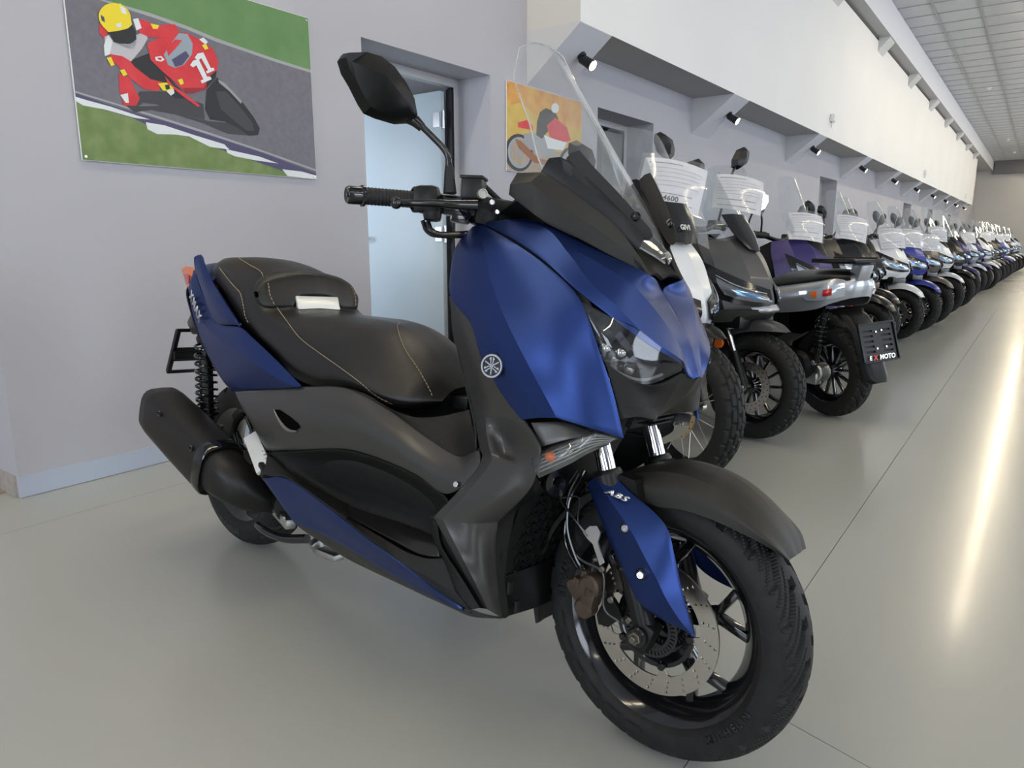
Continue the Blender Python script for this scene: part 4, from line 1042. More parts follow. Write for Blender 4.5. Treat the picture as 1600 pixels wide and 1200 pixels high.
# --- rear end: wheel, engine, shocks, exhaust, pegs, stands
rwh = rim_mb(.178, .055, 5).build('rear_wheel', m_gl, SC, ang=40); rwh.location = AXR
tyre_mesh(.276, .142, .186, 900).build('tyre', m_tyre, rwh, ang=22)
lt = MB(); side_text(lt, 'MICHELIN', .026, .2235, -.0738, R(-100), dirn=-1, space=1.15); lt.build('tyre_lettering', mat('grey tyre lettering', (.05, .05, .052), .5), rwh)
eng = MB(); eng.box((.30, .03, .33), (.42, .20, .16), bev=.03); eng.box((.48, .0, .36), (.20, .26, .20), bev=.04); eng.bar((.02, .12, .28), (.55, .12, .33), .07, .15, bev=.03)
eng.tube([(.40, -.13, .27), (.47, -.16, .27)], .05, 24); eng.build('engine', m_bk, SC)
b = MB(); b.bar((.0, -.12, .276), (.30, -.115, .33), .035, .06, bev=.012); b.disc((0, -.10, .276), .035, (0, -1, 0), .05, 24, .004); b.bar((.18, -.14, .33), (.36, -.13, .47), .02, .05, bev=.006); b.build('swingarm', m_bk, SC)
b = MB(); b.disc((0, -.15, .276), .017, (0, -1, 0), .014, 6, .002); b.disc(LP(348, 668, -.13), .010, (0, -1, 0), .01, 6, .001); b.build('axle_nut', m_steel, SC)
b = MB(); b.bar(T("432,795,-.16")[0], T("455,820,-.19")[0], .03, .03, bev=.008); b.tube(T("425,790,-.17 440,800,-.17 452,815,-.18"), .014, 12, smooth=4); b.disc(LP(447, 812, -.19), .012, oy, .01, 12, .002); b.build('engine_casting', m_alu, SC)
for s in (-1, 1):
    y = s * .150; top, bot = Vector((-.045, y, .72)), Vector((-.030, y, .40)); d = bot - top
    sh = MB().tube([top, top + d * .45], .012, 16); sh.tube([top + d * .30, bot], .021, 20); sh.disc(top, .016, (0, s, 0), .02, 16, .002); sh.disc(bot, .018, (0, s, 0), .02, 16, .002)
    so = sh.build('shock_absorber', m_bk, SC)
    pts = []; n = 9.5; N = 190
    for i in range(N + 1):
        t = i / N; tt = t ** .85; a = 2 * math.pi * n * t; c = top + d * (.10 + .72 * tt); pts.append(c + Vector((math.cos(a), math.sin(a), 0)) * .031)
    MB().tube(pts, .0042, 7).build('spring', m_gl, so)
    MB().lathe([(.012, 0), (.034, 0), (.034, .008), (.012, .008)], top + d * .83, d, 24).build('spring_seat', m_bk, so)
# exhaust: silencer as a loft of rounded cross sections
def exhaust():
    def sec(c, w_, h_, tilt, n=20, ex=.55):
        out = []
        for k in range(n):
            a = 2 * math.pi * k / n; cx, sz = math.cos(a), math.sin(a)
            px = math.copysign(abs(cx) ** ex, cx) * w_; pz = math.copysign(abs(sz) ** ex, sz) * h_
            out.append(c + Vector((math.sin(tilt) * pz, px, math.cos(tilt) * pz)))
        return out
    ax0, ax1 = LP(248, 636, -.262), LP(343, 733, -.262); d = (ax1 - ax0).normalized(); tl = math.atan2(-d.z, d.x)
    secs = [(-.004, .052, .060), (.004, .060, .070), (.05, .064, .075), (.20, .066, .077), (.36, .066, .077), (.398, .064, .075)]
    L_ = (ax1 - ax0).length
    rings = [sec(ax0 + d * (t * L_ / .398), w_, h_, tl) for t, w_, h_ in secs]; rings = [r_ + [r_[0]] for r_ in rings]
    b = MB().grid(rings); b.add(rings[0][:-1], [tuple(range(20))]); b.add(rings[-1][:-1], [tuple(range(20))])
    ex = b.build('exhaust', m_mpipe, SC, ang=50)
    e = MB().lathe([(.020, .0), (.026, .002), (.026, .02), (.018, .02)], ax0 - d * .014, d, 24); e.lathe([(1e-4, .004), (.02, .004)], ax0 - d * .008, d, 20); e.build('tail_pipe', m_gl, ex)
    # end cap with slanted tip
    r0 = [sec(ax0 - d * .004, .055, .063, tl), sec(ax0 - d * .016 + Vector((0, 0, .008)), .040, .050, tl)]; r0 = [r_ + [r_[0]] for r_ in r0]; c = MB().grid(r0); c.build('end_cap', m_bk, ex, ang=50)
    c2 = [(ax1 - d * .030, .0665, .0785), (ax1 + d * .004, .067, .079), (ax1 + d * .010, .064, .075)]
    rr_ = [sec(c, w_, h_, tl) for c, w_, h_ in c2]; rr_ = [r_ + [r_[0]] for r_ in rr_]; MB().grid(rr_).build('silencer_band', m_gl, ex, ang=50)
    cone = [(ax1, .058, .068), (LP(365, 752, -.255), .054, .058), (LP(390, 772, -.235), .044, .046), (LP(412, 785, -.205), .030, .030), (LP(430, 792, -.175), .018, .018), (LP(450, 800, -.13), .016, .016)]
    rr_ = [sec(c, w_, h_, tl, ex=.7) for c, w_, h_ in cone]; rr_ = [r_ + [r_[0]] for r_ in rr_]; g_ = patch(rr_, 4); MB().grid(g_).build('heat_shield', m_mpipe, ex, ang=50)
    for (u, v) in ((248, 646), (298, 700)):
        b = MB().lathe([(1e-4, -.001), (.0045, -.001), (.005, .001), (.0085, .002), (.0095, 0)], LP(u, v, -.3275), oy, 20); b.build('shield_screw', m_gl, ex)
    b = MB().sphere(LP(325, 674, -.250), .014, 14, 8, (1.9, .8, .6)); b.build('mount_boss', m_bk, ex)
exhaust()
b = MB().bar(LP(392, 680, -.215), LP(413, 735, -.262), .042, .012, up=(0, -.6, .8), bev=.004); pgr = b.build('passenger_peg', m_wal, SC)
b = MB()
for i in range(9): p = LP(397, 680, -.208).lerp(LP(420, 722, -.250), i / 8); b.box(p, (.008, .006, .006), bev=.002)
b.build('peg_teeth', m_alu, pgr)
MB().bar(LP(411, 728, -.25), LP(420, 742, -.26), .03, .03, bev=.006).build('peg_hinge', m_bk, pgr)
b = MB().tube(T("402,820,-.15 412,828,-.16 432,838,-.16 452,842,-.15 480,842,-.14"), [.010, .011, .011, .013, .013], 14, smooth=5); cs = b.build('centre_stand', m_gl, SC)
b = MB().bar(LP(490, 845, -.10), LP(500, 862, -.08), .03, .03, bev=.006); b.bar(LP(500, 860, -.10), LP(530, 872, -.10), .035, .02, bev=.005); b.build('stand_foot', m_alu, cs)
# side stand on the far side carries the lean
b = MB().tube([(.72, .16, .24), (.70, .26, .12), (.70, .32, .034)], [.014, .012, .011], 14); b.box((.70, .325, .032), (.07, .05, .010), rot=(LEAN, 0, 0), bev=.003); b.build('side_stand', m_gl, SC)
# ------------------------------------------------------------------ posters on the wall
def wallpt(u, v, dy=0.0):
    d = ray(u, v); t = (WY - .009 - dy) / d.y; return Vector((0, 0, CAMH)) + d * t
def poster(name, label, x0, x1, z0, z1, off, sc, base, shapes, texts=()):
    root = tag(empty(name, ((x0 + x1) / 2, WY - .004, z0)), label, 'poster')
    o0 = Vector(((x0 + x1) / 2, WY, z0))
    MB().box(((0), -.004, (z1 - z0) / 2), (x1 - x0, .008, z1 - z0), bev=.001).build('board', m_fit, root)
    b = MB(); mats_ = []; lay = 0
    def put(pts, m, lay):
        if m not in mats_: mats_.append(m)
        b.cur = mats_.index(m); q = []
        for p in pts:
            w_ = wallpt(off[0] + p[0] * sc, off[1] + p[1] * sc); q.append(Vector((min(max(w_.x, x0 + .002), x1 - .002), WY - .0084 - lay * .00012, min(max(w_.z, z0 + .002), z1 - .002))) - o0)
        b.add(q, [tuple(range(len(q)))])
    mats_.append(base); b.cur = 0; b.add([Vector((x, WY - .0084, z)) - o0 for x, z in ((x0 + .002, z0 + .002), (x1 - .002, z0 + .002), (x1 - .002, z1 - .002), (x0 + .002, z1 - .002))], [(0, 1, 2, 3)])
    for i, (m, pts) in enumerate(shapes):
        if len(pts) == 1:
            cx, cy, rx, ry, rot = pts[0]; n = 28
            pts = [(cx + rx * math.cos(a) * math.cos(rot) - ry * math.sin(a) * math.sin(rot), cy + rx * math.cos(a) * math.sin(rot) + ry * math.sin(a) * math.cos(rot)) for a in [2 * math.pi * k / n for k in range(n)]]
        put(pts, m, i + 1)
    for (txt, m, cx, cy, size, rot) in texts:
        vs_, fs_ = text_mesh(txt, size, bold=size * .03); lay = len(shapes) + 3
        if m not in mats_: mats_.append(m)
        b.cur = mats_.index(m); q = []
        for v in vs_:
            X = cx + v.x * math.cos(rot) + v.y * math.sin(rot); Y = cy + v.x * math.sin(rot) - v.y * math.cos(rot)
            w_ = wallpt(off[0] + X * sc, off[1] + Y * sc); q.append(Vector((w_.x, WY - .0084 - lay * .00012, w_.z)) - o0)
        b.add(q, fs_)
    me = bpy.data.meshes.new('print'); me.from_pydata([tuple(v) for v in b.v], [], [tuple(f) for f in b.f])
    for m in mats_: me.materials.append(m)
    me.polygons.foreach_set('material_index', b.mi)
    bm = bmesh.new(); bm.from_mesh(me); bmesh.ops.triangulate(bm, faces=bm.faces[:]); bm.to_mesh(me); bm.free()
    o = bpy.data.objects.new('print', me); link(o, root)
    for (x, z) in ((x0 + .015, z0 + .015), (x1 - .015, z0 + .015), (x0 + .015, z1 - .015), (x1 - .015, z1 - .015)):
        MB().disc(Vector((x, WY - .0085, z)) - o0, .006, (0, -1, 0), .003, 12, .001).build('pin', m_steel, root)
def ink(n, c, c2=None, s=8): return mat('print ' + n, c, .42, mix=c2, mscale=s)
i_asph = ink('asphalt', (.145, .14, .17), (.175, .165, .195), 40); i_grs = ink('grass far', (.10, .22, .07), (.14, .27, .10), 5); i_grs2 = ink('grass near', (.13, .21, .05), (.20, .27, .09), 14)
i_wht = ink('white', (.75, .78, .80)); i_nvy = ink('navy', (.07, .06, .14)); i_red = ink('red', (.62, .02, .03), (.70, .04, .05), 12); i_dred = ink('dark red', (.33, .01, .02)); i_yel = ink('yellow', (.85, .68, .02)); i_blk = ink('black', (.012, .012, .014)); i_gry = ink('grey', (.32, .33, .35)); i_kerb = ink('kerb grey', (.36, .37, .38)); i_skin = ink('pale suit', (.52, .50, .53)); i_shd = ink('wheel grey', (.045, .042, .05)); i_lgl = ink('screen blue', (.30, .36, .42))
poster('poster', 'large colour poster of a red racing motorcycle number 11 leaning on a track', 1.412, 2.585, 1.325, 2.12, (80, 0), .275, i_asph, [
 (i_grs, [(285, -500), (330, 8), (560, 75), (760, 145), (930, 215), (1060, 262), (1270, 335), (1500, 405), (1700, -500)]),
 (i_kerb, [(250, -10), (330, 8), (560, 75), (760, 145), (930, 215), (1060, 262), (1270, 335), (1500, 405), (1500, 420), (1270, 352), (1060, 280), (930, 236), (760, 165), (560, 95), (330, 22)]),
 (i_grs2, [(100, 560), (200, 590), (350, 640), (530, 690), (760, 762), (960, 838), (1180, 905), (1320, 965), (1420, 1010), (1500, 1060), (1500, 1100), (100, 1100)]),
 (i_nvy, [(100, 525), (340, 600), (520, 655), (700, 705), (900, 770), (1200, 870), (1520, 985), (1520, 1050), (1400, 1012), (1320, 975), (1180, 925), (960, 850), (860, 810), (760, 770), (530, 705), (420, 650), (280, 620), (100, 555)]),
 (i_wht, [(100, 545), (200, 570), (330, 605), (480, 655), (560, 680), (480, 672), (300, 622), (180, 600), (100, 570)]),
 (i_wht, [(535, 695), (640, 712), (800, 765), (980, 820), (1010, 850), (900, 835), (780, 775), (700, 765), (600, 762), (545, 735)]),
 (i_wht, [(990, 848), (1180, 890), (1290, 930), (1150, 910), (1040, 888), (1000, 870)]), (i_wht, [(1310, 962), (1420, 975), (1520, 1000), (1520, 1040), (1440, 1018), (1340, 1000)]),
 (i_kerb, [(100, 512), (380, 592), (620, 665), (900, 755), (1200, 855), (1520, 965), (1520, 975), (1200, 866), (900, 768), (620, 678), (380, 602), (100, 522)]),
 (i_shd, [(420, 600), (520, 605), (640, 600), (760, 660), (900, 690), (1040, 700), (1120, 770), (1000, 760), (860, 700), (700, 650), (560, 625), (470, 640)]),
 (i_shd, [(500, 520), (640, 520), (760, 560), (860, 590), (870, 680), (760, 660), (690, 635), (600, 595), (520, 585), (480, 610), (470, 560)]),
 (i_blk, [(880, 510), (940, 440), (1010, 500), (1090, 590), (1150, 670), (1182, 730), (1172, 768), (1120, 772), (1060, 730), (980, 690), (900, 680), (870, 620)]),
 (i_shd, [(930, 520), (990, 520), (1080, 620), (1140, 700), (1150, 745), (1110, 745), (1040, 690), (960, 620)]),
 (i_gry, [(945, 450), (985, 475), (1080, 575), (1075, 590), (1010, 520), (950, 470)]),
 (i_blk, [(430, 350), (560, 300), (700, 480), (780, 560), (700, 560), (600, 470), (520, 440), (460, 400)]),
 (i_red, [(380, 420), (440, 440), (470, 500), (500, 560), (480, 600), (410, 600), (385, 520)]), (i_wht, [(388, 540), (432, 530), (438, 585), (420, 585)]),
 (i_red, [(330, 270), (400, 290), (470, 380), (560, 450), (640, 470), (600, 520), (520, 505), (440, 440), (380, 380), (330, 330)]),
 (i_red, [(270, 140), (300, 130), (320, 180), (300, 220), (270, 190)]),
 (i_skin, [(300, 210), (340, 190), (420, 250), (480, 200), (530, 180), (545, 220), (510, 280), (450, 350), (400, 320), (340, 310), (300, 290)]),
 (i_wht, [(318, 200), (345, 230), (330, 310), (300, 320), (295, 260)]),
 (i_red, [(470, 105), (540, 120), (600, 150), (640, 140), (700, 140), (730, 190), (660, 215), (560, 215), (500, 190)]), (i_wht, [(460, 110), (490, 105), (510, 160), (480, 175)]), (i_yel, [(560, 135), (610, 145), (600, 165), (575, 165)]),
 (i_red, [(540, 250), (600, 220), (700, 200), (760, 185), (850, 230), (920, 285), (945, 350), (940, 400), (900, 455), (870, 500), (800, 530), (750, 520), (690, 460), (620, 400), (560, 340)]),
 (i_dred, [(740, 500), (860, 500), (880, 470), (900, 455), (880, 505), (800, 532), (760, 528)]), (i_blk, [(875, 450), (935, 400), (930, 445), (880, 500)]),
 (i_red, [(640, 430), (690, 490), (745, 525), (840, 600), (830, 610), (740, 545), (660, 480)]),
 (i_lgl, [(635, 310), (690, 230), (720, 190), (770, 195), (800, 250), (795, 310), (750, 370), (700, 388), (660, 370)]), (i_red, [(650, 275), (700, 225), (740, 230), (700, 280), (660, 320)]), (i_nvy, [(680, 340), (760, 290), (780, 320), (740, 370), (700, 382)]),
 (i_wht, [(585, 325), (620, 320), (640, 340), (620, 352), (590, 345)]), (i_red, [(595, 331), (618, 328), (626, 338), (612, 344)]),
 (i_yel, [(600, 475), (650, 470), (690, 500), (680, 520), (630, 515)]), (i_wht, [(650, 520), (690, 505), (695, 530), (675, 545)]), (i_blk, [(640, 485), (665, 480), (670, 505), (648, 512)]), (i_yel, [(310, 330), (335, 325), (355, 370), (335, 378)]), (i_yel, [(385, 400), (410, 395), (428, 425), (405, 435)]),
 (i_wht, [(835, 225), (860, 215), (885, 240), (870, 255)]), (i_yel, [(850, 258), (875, 252), (888, 278), (868, 285)]), (i_yel, [(712, 455), (738, 447), (748, 475), (730, 485)]),
 (i_yel, [(355, 100, 92, 80, .25)]), (i_yel, [(268, 90), (300, 30), (390, 22), (440, 80), (455, 150), (400, 175), (320, 185), (285, 150)]), (i_wht, [(385, 35), (415, 50), (425, 85), (395, 75)]), (i_nvy, [(275, 85), (295, 100), (300, 130), (280, 118)]),
 (i_blk, [(318, 185), (370, 178), (430, 165), (455, 140), (475, 180), (478, 225), (450, 250), (400, 255), (350, 240)]), (i_gry, [(385, 250), (440, 252), (478, 232), (470, 262), (430, 272)]), (i_wht, [(362, 138), (392, 132), (395, 155), (368, 160)]),
 (i_wht, [(782, 372), (800, 345), (832, 338), (880, 438), (898, 436), (905, 452), (850, 476), (842, 460), (858, 452), (818, 372), (800, 385)]), (i_wht, [(808, 330), (826, 305), (858, 300), (900, 388), (916, 386), (922, 400), (880, 420), (872, 408), (884, 400), (846, 332), (828, 345)]),
])
i_or = ink('autumn orange', (.62, .24, .04), (.72, .42, .08), 7); i_or2 = ink('autumn gold', (.66, .46, .10), (.58, .38, .06), 9); i_tar = ink('road', (.36, .29, .22), (.42, .34, .26), 9); i_brz = ink('pipe', (.30, .11, .04))
poster('poster', 'orange autumn poster of a red classic motorcycle and rider, behind the clear screen', 4.285, 5.32, 1.495, 2.105, (540, 40), .3, i_or, [
 (i_or2, [(830, 420), (900, 400), (1000, 470), (1250, 560), (1250, 700), (830, 600)]), (i_tar, [(820, 600), (1000, 640), (1300, 690), (1300, 900), (820, 900)]),
 (i_blk, [(900, 662, 74, 98, -.1)]), (i_lgl, [(903, 662, 60, 82, -.1)]), (i_tar, [(905, 662, 50, 70, -.1)]), (i_gry, [(905, 660, 14, 22, 0)]),
 (i_blk, [(1180, 720, 70, 90, -.1)]), (i_lgl, [(1180, 720, 56, 74, -.1)]), (i_tar, [(1180, 720, 46, 62, -.1)]),
 (i_gry, [(925, 560), (1010, 560), (1090, 620), (1080, 690), (980, 660), (930, 620)]), (i_brz, [(880, 590), (910, 600), (1000, 690), (1080, 710), (1070, 730), (980, 715), (900, 640)]),
 (i_red, [(895, 505), (940, 492), (970, 520), (975, 545), (920, 535), (895, 530)]), (i_blk, [(1010, 450), (1040, 430), (1090, 450), (1110, 500), (1060, 540), (1020, 590), (990, 570), (995, 500)]),
 (i_red, [(1045, 520), (1090, 480), (1150, 530), (1170, 600), (1120, 610), (1060, 580)]), (i_wht, [(1030, 570), (1080, 590), (1150, 610), (1130, 650), (1050, 640)]), (i_wht, [(1088, 430, 20, 26, 0)])])
# ------------------------------------------------------------------ the row of parked scooters
m_w = lambda n, c, r_=.3, me=.15: mat(n, c, r_, me, coat=.35, crough=.15)
P_white = m_w('pearl white paint', (.72, .74, .76)); P_grey = m_w('matt grey paint', (.085, .085, .088), .45, .4); P_dark = m_w('black paint', (.012, .012, .014), .25); P_blue = m_w('royal blue paint', (.03, .045, .30)); P_silv = m_w('silver paint', (.42, .44, .47), .28, .6); P_purp = m_w('dark violet paint', (.045, .035, .15), .3, .3); P_brown = m_w('grey brown paint', (.13, .12, .105), .35, .4); P_pale = m_w('pale blue grey paint', (.42, .48, .56), .3, .2)
m_hl = mat('far headlamp glass', (.55, .62, .72), .06, .5, coat=1.0); m_hl2 = mat('far headlamp core', (.16, .34, .62), .08, .6, coat=1.0)
m_screen = glass('row windscreen', (.93, .95, .96), .03, .04, 1.5); m_smoke = glass('smoked screen', (.10, .10, .11), .05, .02, 1.5)
m_gold = mat('gold disc', (.62, .47, .26), .3, 1.0); m_forkb = mat('bronze fork', (.45, .30, .20), .2, 1.0); m_ind = mat('indicator glass', (.45, .52, .60), .1, .4, coat=1)
m_paper = mat('price paper', (.78, .78, .82), .6); m_sleeve = glass('plastic sleeve', (.97, .97, .97), .12, .05, 1.5); m_ink = mat('print ink', (.05, .05, .06), .6); m_ink2 = mat('print grey', (.62, .62, .66), .6)
VARI = {}
def copy_tree(o, parent=None, cmap=None):
    c = o.copy(); COL.objects.link(c); c.parent = parent
    if cmap and c.type == 'MESH':
        for sl in c.material_slots:
            m = sl.material
            if m in cmap: sl.link = 'OBJECT'; sl.material = cmap[m]
    for ch in list(o.children): copy_tree(ch, c, cmap)
    return c
def sym_loft(rows, k=5, cc=(), cr=()): return MB().grid(patch([[Vector(p) for p in r_] for r_ in rows], k, cr, cc)).mirror()
_tc = {}
def wheel(parent, name, loc, Rt, w_, rb, style, groove, rimm, disc=None, discside=-1):
    key = (Rt, w_, rb, groove)
    hwid = w_ * .38
    if style == 'spoke':
        b = MB(); b.lathe([(rb + .010, -hwid), (rb + .012, -hwid + .004), (rb - .004, -hwid + .012), (rb - .012, 0), (rb - .004, hwid - .012), (rb + .012, hwid - .004), (rb + .010, hwid)], (0, 0, 0), (0, 1, 0), 72)
        b.lathe([(.012, -.05), (.035, -.05), (.035, -.03), (.025, 0), (.035, .03), (.035, .05), (.012, .05)], (0, 0, 0), (0, 1, 0), 28)
        rim = b.build(name, rimm, parent, ang=40); rim.location = loc
        for k in range(20):
            a = 2 * math.pi * k / 20; s = 1 if k % 2 else -1; q = MB().tube([(math.cos(a) * .03, s * .04, math.sin(a) * .03), (math.cos(a + s * .25) * (rb - .008), -s * .005, math.sin(a + s * .25) * (rb - .008))], .0022, 6, cap=False); q.build('spoke', m_alu, rim)
    else:
        n = {'y5': 5, 'multi': 13, 'seven': 7}[style]
        if style == 'y5': b = rim_mb(rb - .006, hwid, 5)
        else:
            b = rim_mb(rb - .006, hwid, 0)
            for k in range(n):
                a = 2 * math.pi * k / n; P = lambda r_, an: Vector((math.cos(an) * r_, 0, math.sin(an) * r_))
                b.bar(P(.03, a), P(rb - .02, a + .10), .020, .014, up=P(1, a + math.pi / 2), bev=.004)
        rim = b.build(name, rimm, parent, ang=40); rim.location = loc
    if key not in _tc: _tc[key] = tyre_mesh(Rt, w_, rb, 200 if Rt < .30 else 260, groove).mesh('tyre', m_tyre, 30)
    t = bpy.data.objects.new('tyre', _tc[key]); link(t, rim)
    if disc is not None:
        ro = .128
        V = MB().lathe([(ro, -.002), (ro, .002), (.085, .002), (.085, -.002)], (0, discside * .062, 0), (0, 1, 0), 48, closed_prof=True); V.build('brake_disc', disc, rim)
        q = MB()
        for k in range(24):
            for (r_, o_) in ((.118, 0), (.098, .5)): a = 2 * math.pi * (k + o_) / 24; q.disc((math.cos(a) * r_, discside * .0638, math.sin(a) * r_), .0035, (0, discside, 0), .0008, 8)
        tag(q.build('disc_holes', m_dark2, rim), kind='stuff')
    return rim

def make_scooter(col, body, wb=1.50, Rf=.262, wf=.115, rbf=.178, front='y5', groove='city', screen_h=1.36, screen_mat=None, screen_w=.20, rimm=None, disc=None, lower=None, fork_top=None, refl='box', lampm=None, flank=None, fcol=None, short_guard=False, dark_centre=True, tall=0.0, mraise=0.0):
    """generic maxi scooter, local frame as the blue one: x forward from the rear contact point"""
    mt = t_m = mraise; root = empty('scooter'); rimm = rimm or m_gl; lower = lower or m_bk; t = tall; X = wb
    fx = wb - 1.50
    wheel(root, 'front_wheel', (wb, 0, Rf), Rf, wf, rbf, front, groove, rimm, disc or m_disc)
    wheel(root, 'rear_wheel', (0, 0, .262), .262, .13, .170, 'y5', 'city', m_gl)
    ax = Vector((wb, 0, Rf))
    # mudguard
    rows = []
    fsec = ((60, .066, .064, .012, .060, .020), (72, .072, .064, .038, .030, .052), (90, .070, .060, .05, .006, .066), (110, .055, .048, .052, .000, .066), (135, .04, .035, .052, .004, .064), (170, .035, .03, .05, .012, .06)) if short_guard else ((38, .040, .036, .030, .030, .040), (52, .050, .044, .050, .020, .068), (72, .055, .046, .054, .004, .076), (95, .050, .042, .056, -.010, .078), (120, .036, .030, .056, -.006, .074), (150, .030, .026, .055, .004, .068), (178, .032, .029, .05, .012, .060))
    for (an, rc, rs, ys, re, ye) in fsec:
        a = R(an); P = lambda r_, y: ax + Vector((math.cos(a) * (Rf + r_), y, math.sin(a) * (Rf + r_))); rows.append([P(re, -ye), P(rs, -ys), P(rc, 0)])
    sym_loft(rows, 4).build('front_mudguard', fcol or col, root, thick=.004)
    for s in (-1, 1):
        tp, lo_ = Vector((wb - .215, s * .092, .78)), Vector((wb - .005, s * .092, Rf + .02)); d = (lo_ - tp).normalized()
        if fork_top is None: MB().tube([tp, tp + d * .25], .018, 14).build('fork_tube', m_chr, root)
        else: MB().tube([tp, tp + d * .20, tp + d * .205, tp + d * .24], [.024, .024, .021, .021], 16).build('fork_tube', fork_top, root); 
        MB().tube([tp + d * .22, tp + d * .40, lo_ + d * .02], [.018 if fork_top else .024, .018 if fork_top else .023, .020], 14).build('fork_leg', m_chr if fork_top else m_bk, root)
        if fork_top: MB().tube([tp + d * .36, lo_ + d * .03], [.023, .024], 14).build('fork_foot', m_bk, root)
        if refl == 'box': MB().box(ax + Vector((-.075, s * .108, .215)), (.034, .012, .046), rot=(0, R(20), 0), bev=.003).build('side_reflector', m_org, root)
        else: MB().disc(ax + Vector((-.15, s * .11, .21)), .027, (0, s, 0), .012, 24, .003).build('side_reflector', m_org, root)
        MB().disc(ax + Vector((0, s * .09, 0)), .016, (0, s, 0), .025, 16, .003).build('axle_nut', m_alu, root)
    cb = MB(); cb.box(ax + Vector((-.10, -.078, .06)), (.06, .035, .09), rot=(0, R(25), 0), bev=.01); cb.build('brake_caliper', m_alu, root)
    # nose
    sh = lambda r_: [(x + fx, y, z) for x, y, z in r_]
    nr = [sh([(1.15, -.20, .985), (1.26, -.165, 1.00), (1.34, -.085, 1.015), (1.365, 0, 1.02)]), sh([(1.18, -.235, .90), (1.33, -.19, .91), (1.43, -.095, .925), (1.462, 0, .93)]), sh([(1.22, -.25, .80), (1.385, -.195, .80), (1.50, -.092, .805), (1.54, 0, .815)]), sh([(1.25, -.252, .70), (1.41, -.19, .69), (1.525, -.085, .695), (1.575, 0, .70)]), sh([(1.27, -.235, .60), (1.40, -.175, .605), (1.50, -.08, .625), (1.54, 0, .63)])]
    sym_loft(nr, 5, cc=(1, 2), cr=(2,)).build('nose_fairing', col, root, thick=.005, ang=16)
    if flank is not None:
        sym_loft([sh([(1.262, -.252, .668), (1.415, -.189, .662), (1.528, -.086, .668), (1.576, 0, .674)]), sh([(1.275, -.246, .63), (1.412, -.183, .63), (1.52, -.083, .64), (1.565, 0, .648)]), sh([(1.272, -.238, .595), (1.402, -.178, .60), (1.503, -.082, .62), (1.543, 0, .625)])], 4).build('nose_lower', flank, root, thick=-.006)
        for s in (-1, 1):
            b = MB().grid([[p + Vector((.004, -.006, 0)) for p in r_] for r_ in patch([[Vector(q) for q in sh(r_)] for r_ in ([(1.15, -.203, .985), (1.22, -.18, .993)], [(1.19, -.236, .89), (1.29, -.205, .90)], [(1.22, -.252, .80), (1.36, -.205, .76)], [(1.25, -.254, .70), (1.41, -.192, .69)], [(1.27, -.237, .60), (1.42, -.165, .61)])], 4)]); b = b if s < 0 else b.flipped(); b.build('nose_flank', flank, root, thick=.006)
    if dark_centre:
        sym_loft([sh([(1.245, -.12, 1.045), (1.33, -.075, 1.045), (1.372, 0, 1.048)]), sh([(1.36, -.10, .965), (1.425, -.055, .96), (1.447, 0, .962)]), sh([(1.475, -.04, .865), (1.50, -.02, .855), (1.512, 0, .85)])], 4).build('nose_centre', m_bk, root, thick=.006)
    for s in (-1, 1):
        mk = (lambda b: b) if s < 0 else (lambda b: b.flipped())
        hz_ = patch([[Vector(p) for p in sh(r_)] for r_ in ([(1.285, -.232, .90), (1.40, -.178, .845), (1.50, -.10, .795), (1.56, -.025, .765)], [(1.335, -.236, .81), (1.44, -.176, .765), (1.525, -.10, .73), (1.578, -.028, .715)], [(1.385, -.208, .715), (1.455, -.158, .695), (1.525, -.092, .682), (1.574, -.035, .688)])], 5)
        mk(MB().grid([[p + Vector((.003, -.002, .001)) for p in r_] for r_ in hz_])).build('lamp_housing', m_gl, root, thick=.008)
        g = [[p + Vector((.007, -.005, .002)) for p in r_] for r_ in patch([[Vector(p) for p in sh(r_)] for r_ in ([(1.365, -.208, .825), (1.44, -.165, .785), (1.51, -.105, .757), (1.552, -.045, .742)], [(1.385, -.208, .78), (1.458, -.163, .752), (1.525, -.102, .728), (1.57, -.042, .718)], [(1.415, -.190, .735), (1.465, -.152, .717), (1.522, -.098, .704), (1.562, -.048, .703)])], 5)]
        h = mk(MB().grid(g)).build('headlight', lampm or m_hl, root, thick=.006)
        mk(MB().grid([[p + Vector((.003, -.003, .001)) for p in r_[5:13]] for r_ in g[3:8]])).build('lamp_core', m_hl2, h, thick=.003)
        mk(MB().tube([p + Vector((.004, -.004, .002)) for p in g[0]], .004, 6)).build('running_light', m_chr, h)
        # leg shield flank and footboard
        fl_ = patch([[Vector(p) for p in r_] for r_ in ([(1.15 + fx, -.20, .985), (1.02, -.18, .93), (.99, -.15, .90)], [(1.22 + fx, -.252, .80), (1.06, -.225, .76), (1.03, -.16, .74)], [(1.27 + fx, -.236, .60), (1.12, -.235, .56), (1.06, -.18, .55)], [(1.27 + fx, -.20, .42), (1.14, -.245, .40), (1.05, -.24, .38)], [(1.24 + fx, -.15, .28), (1.12, -.22, .27), (1.02, -.25, .29)])], 4)
        mk(MB().grid(fl_)).build('leg_shield', lower, root, thick=.005)
        sd = patch([[Vector(p) for p in r_] for r_ in ([(1.02, -.25, .29), (.70, -.25, .27), (.45, -.20, .30)], [(1.05, -.245, .38), (.72, -.26, .36), (.42, -.24, .38)], [(1.02, -.18, .42), (.74, -.19, .42), (.40, -.22, .46)], [(1.00, -.14, .52), (.72, -.19, .56), (.30, -.23, .58)], [(.98, -.10, .62), (.68, -.17, .66), (.25, -.20, .68)])], 4)
        mk(MB().grid(sd)).build('side_cover', lower, root, thick=.005)
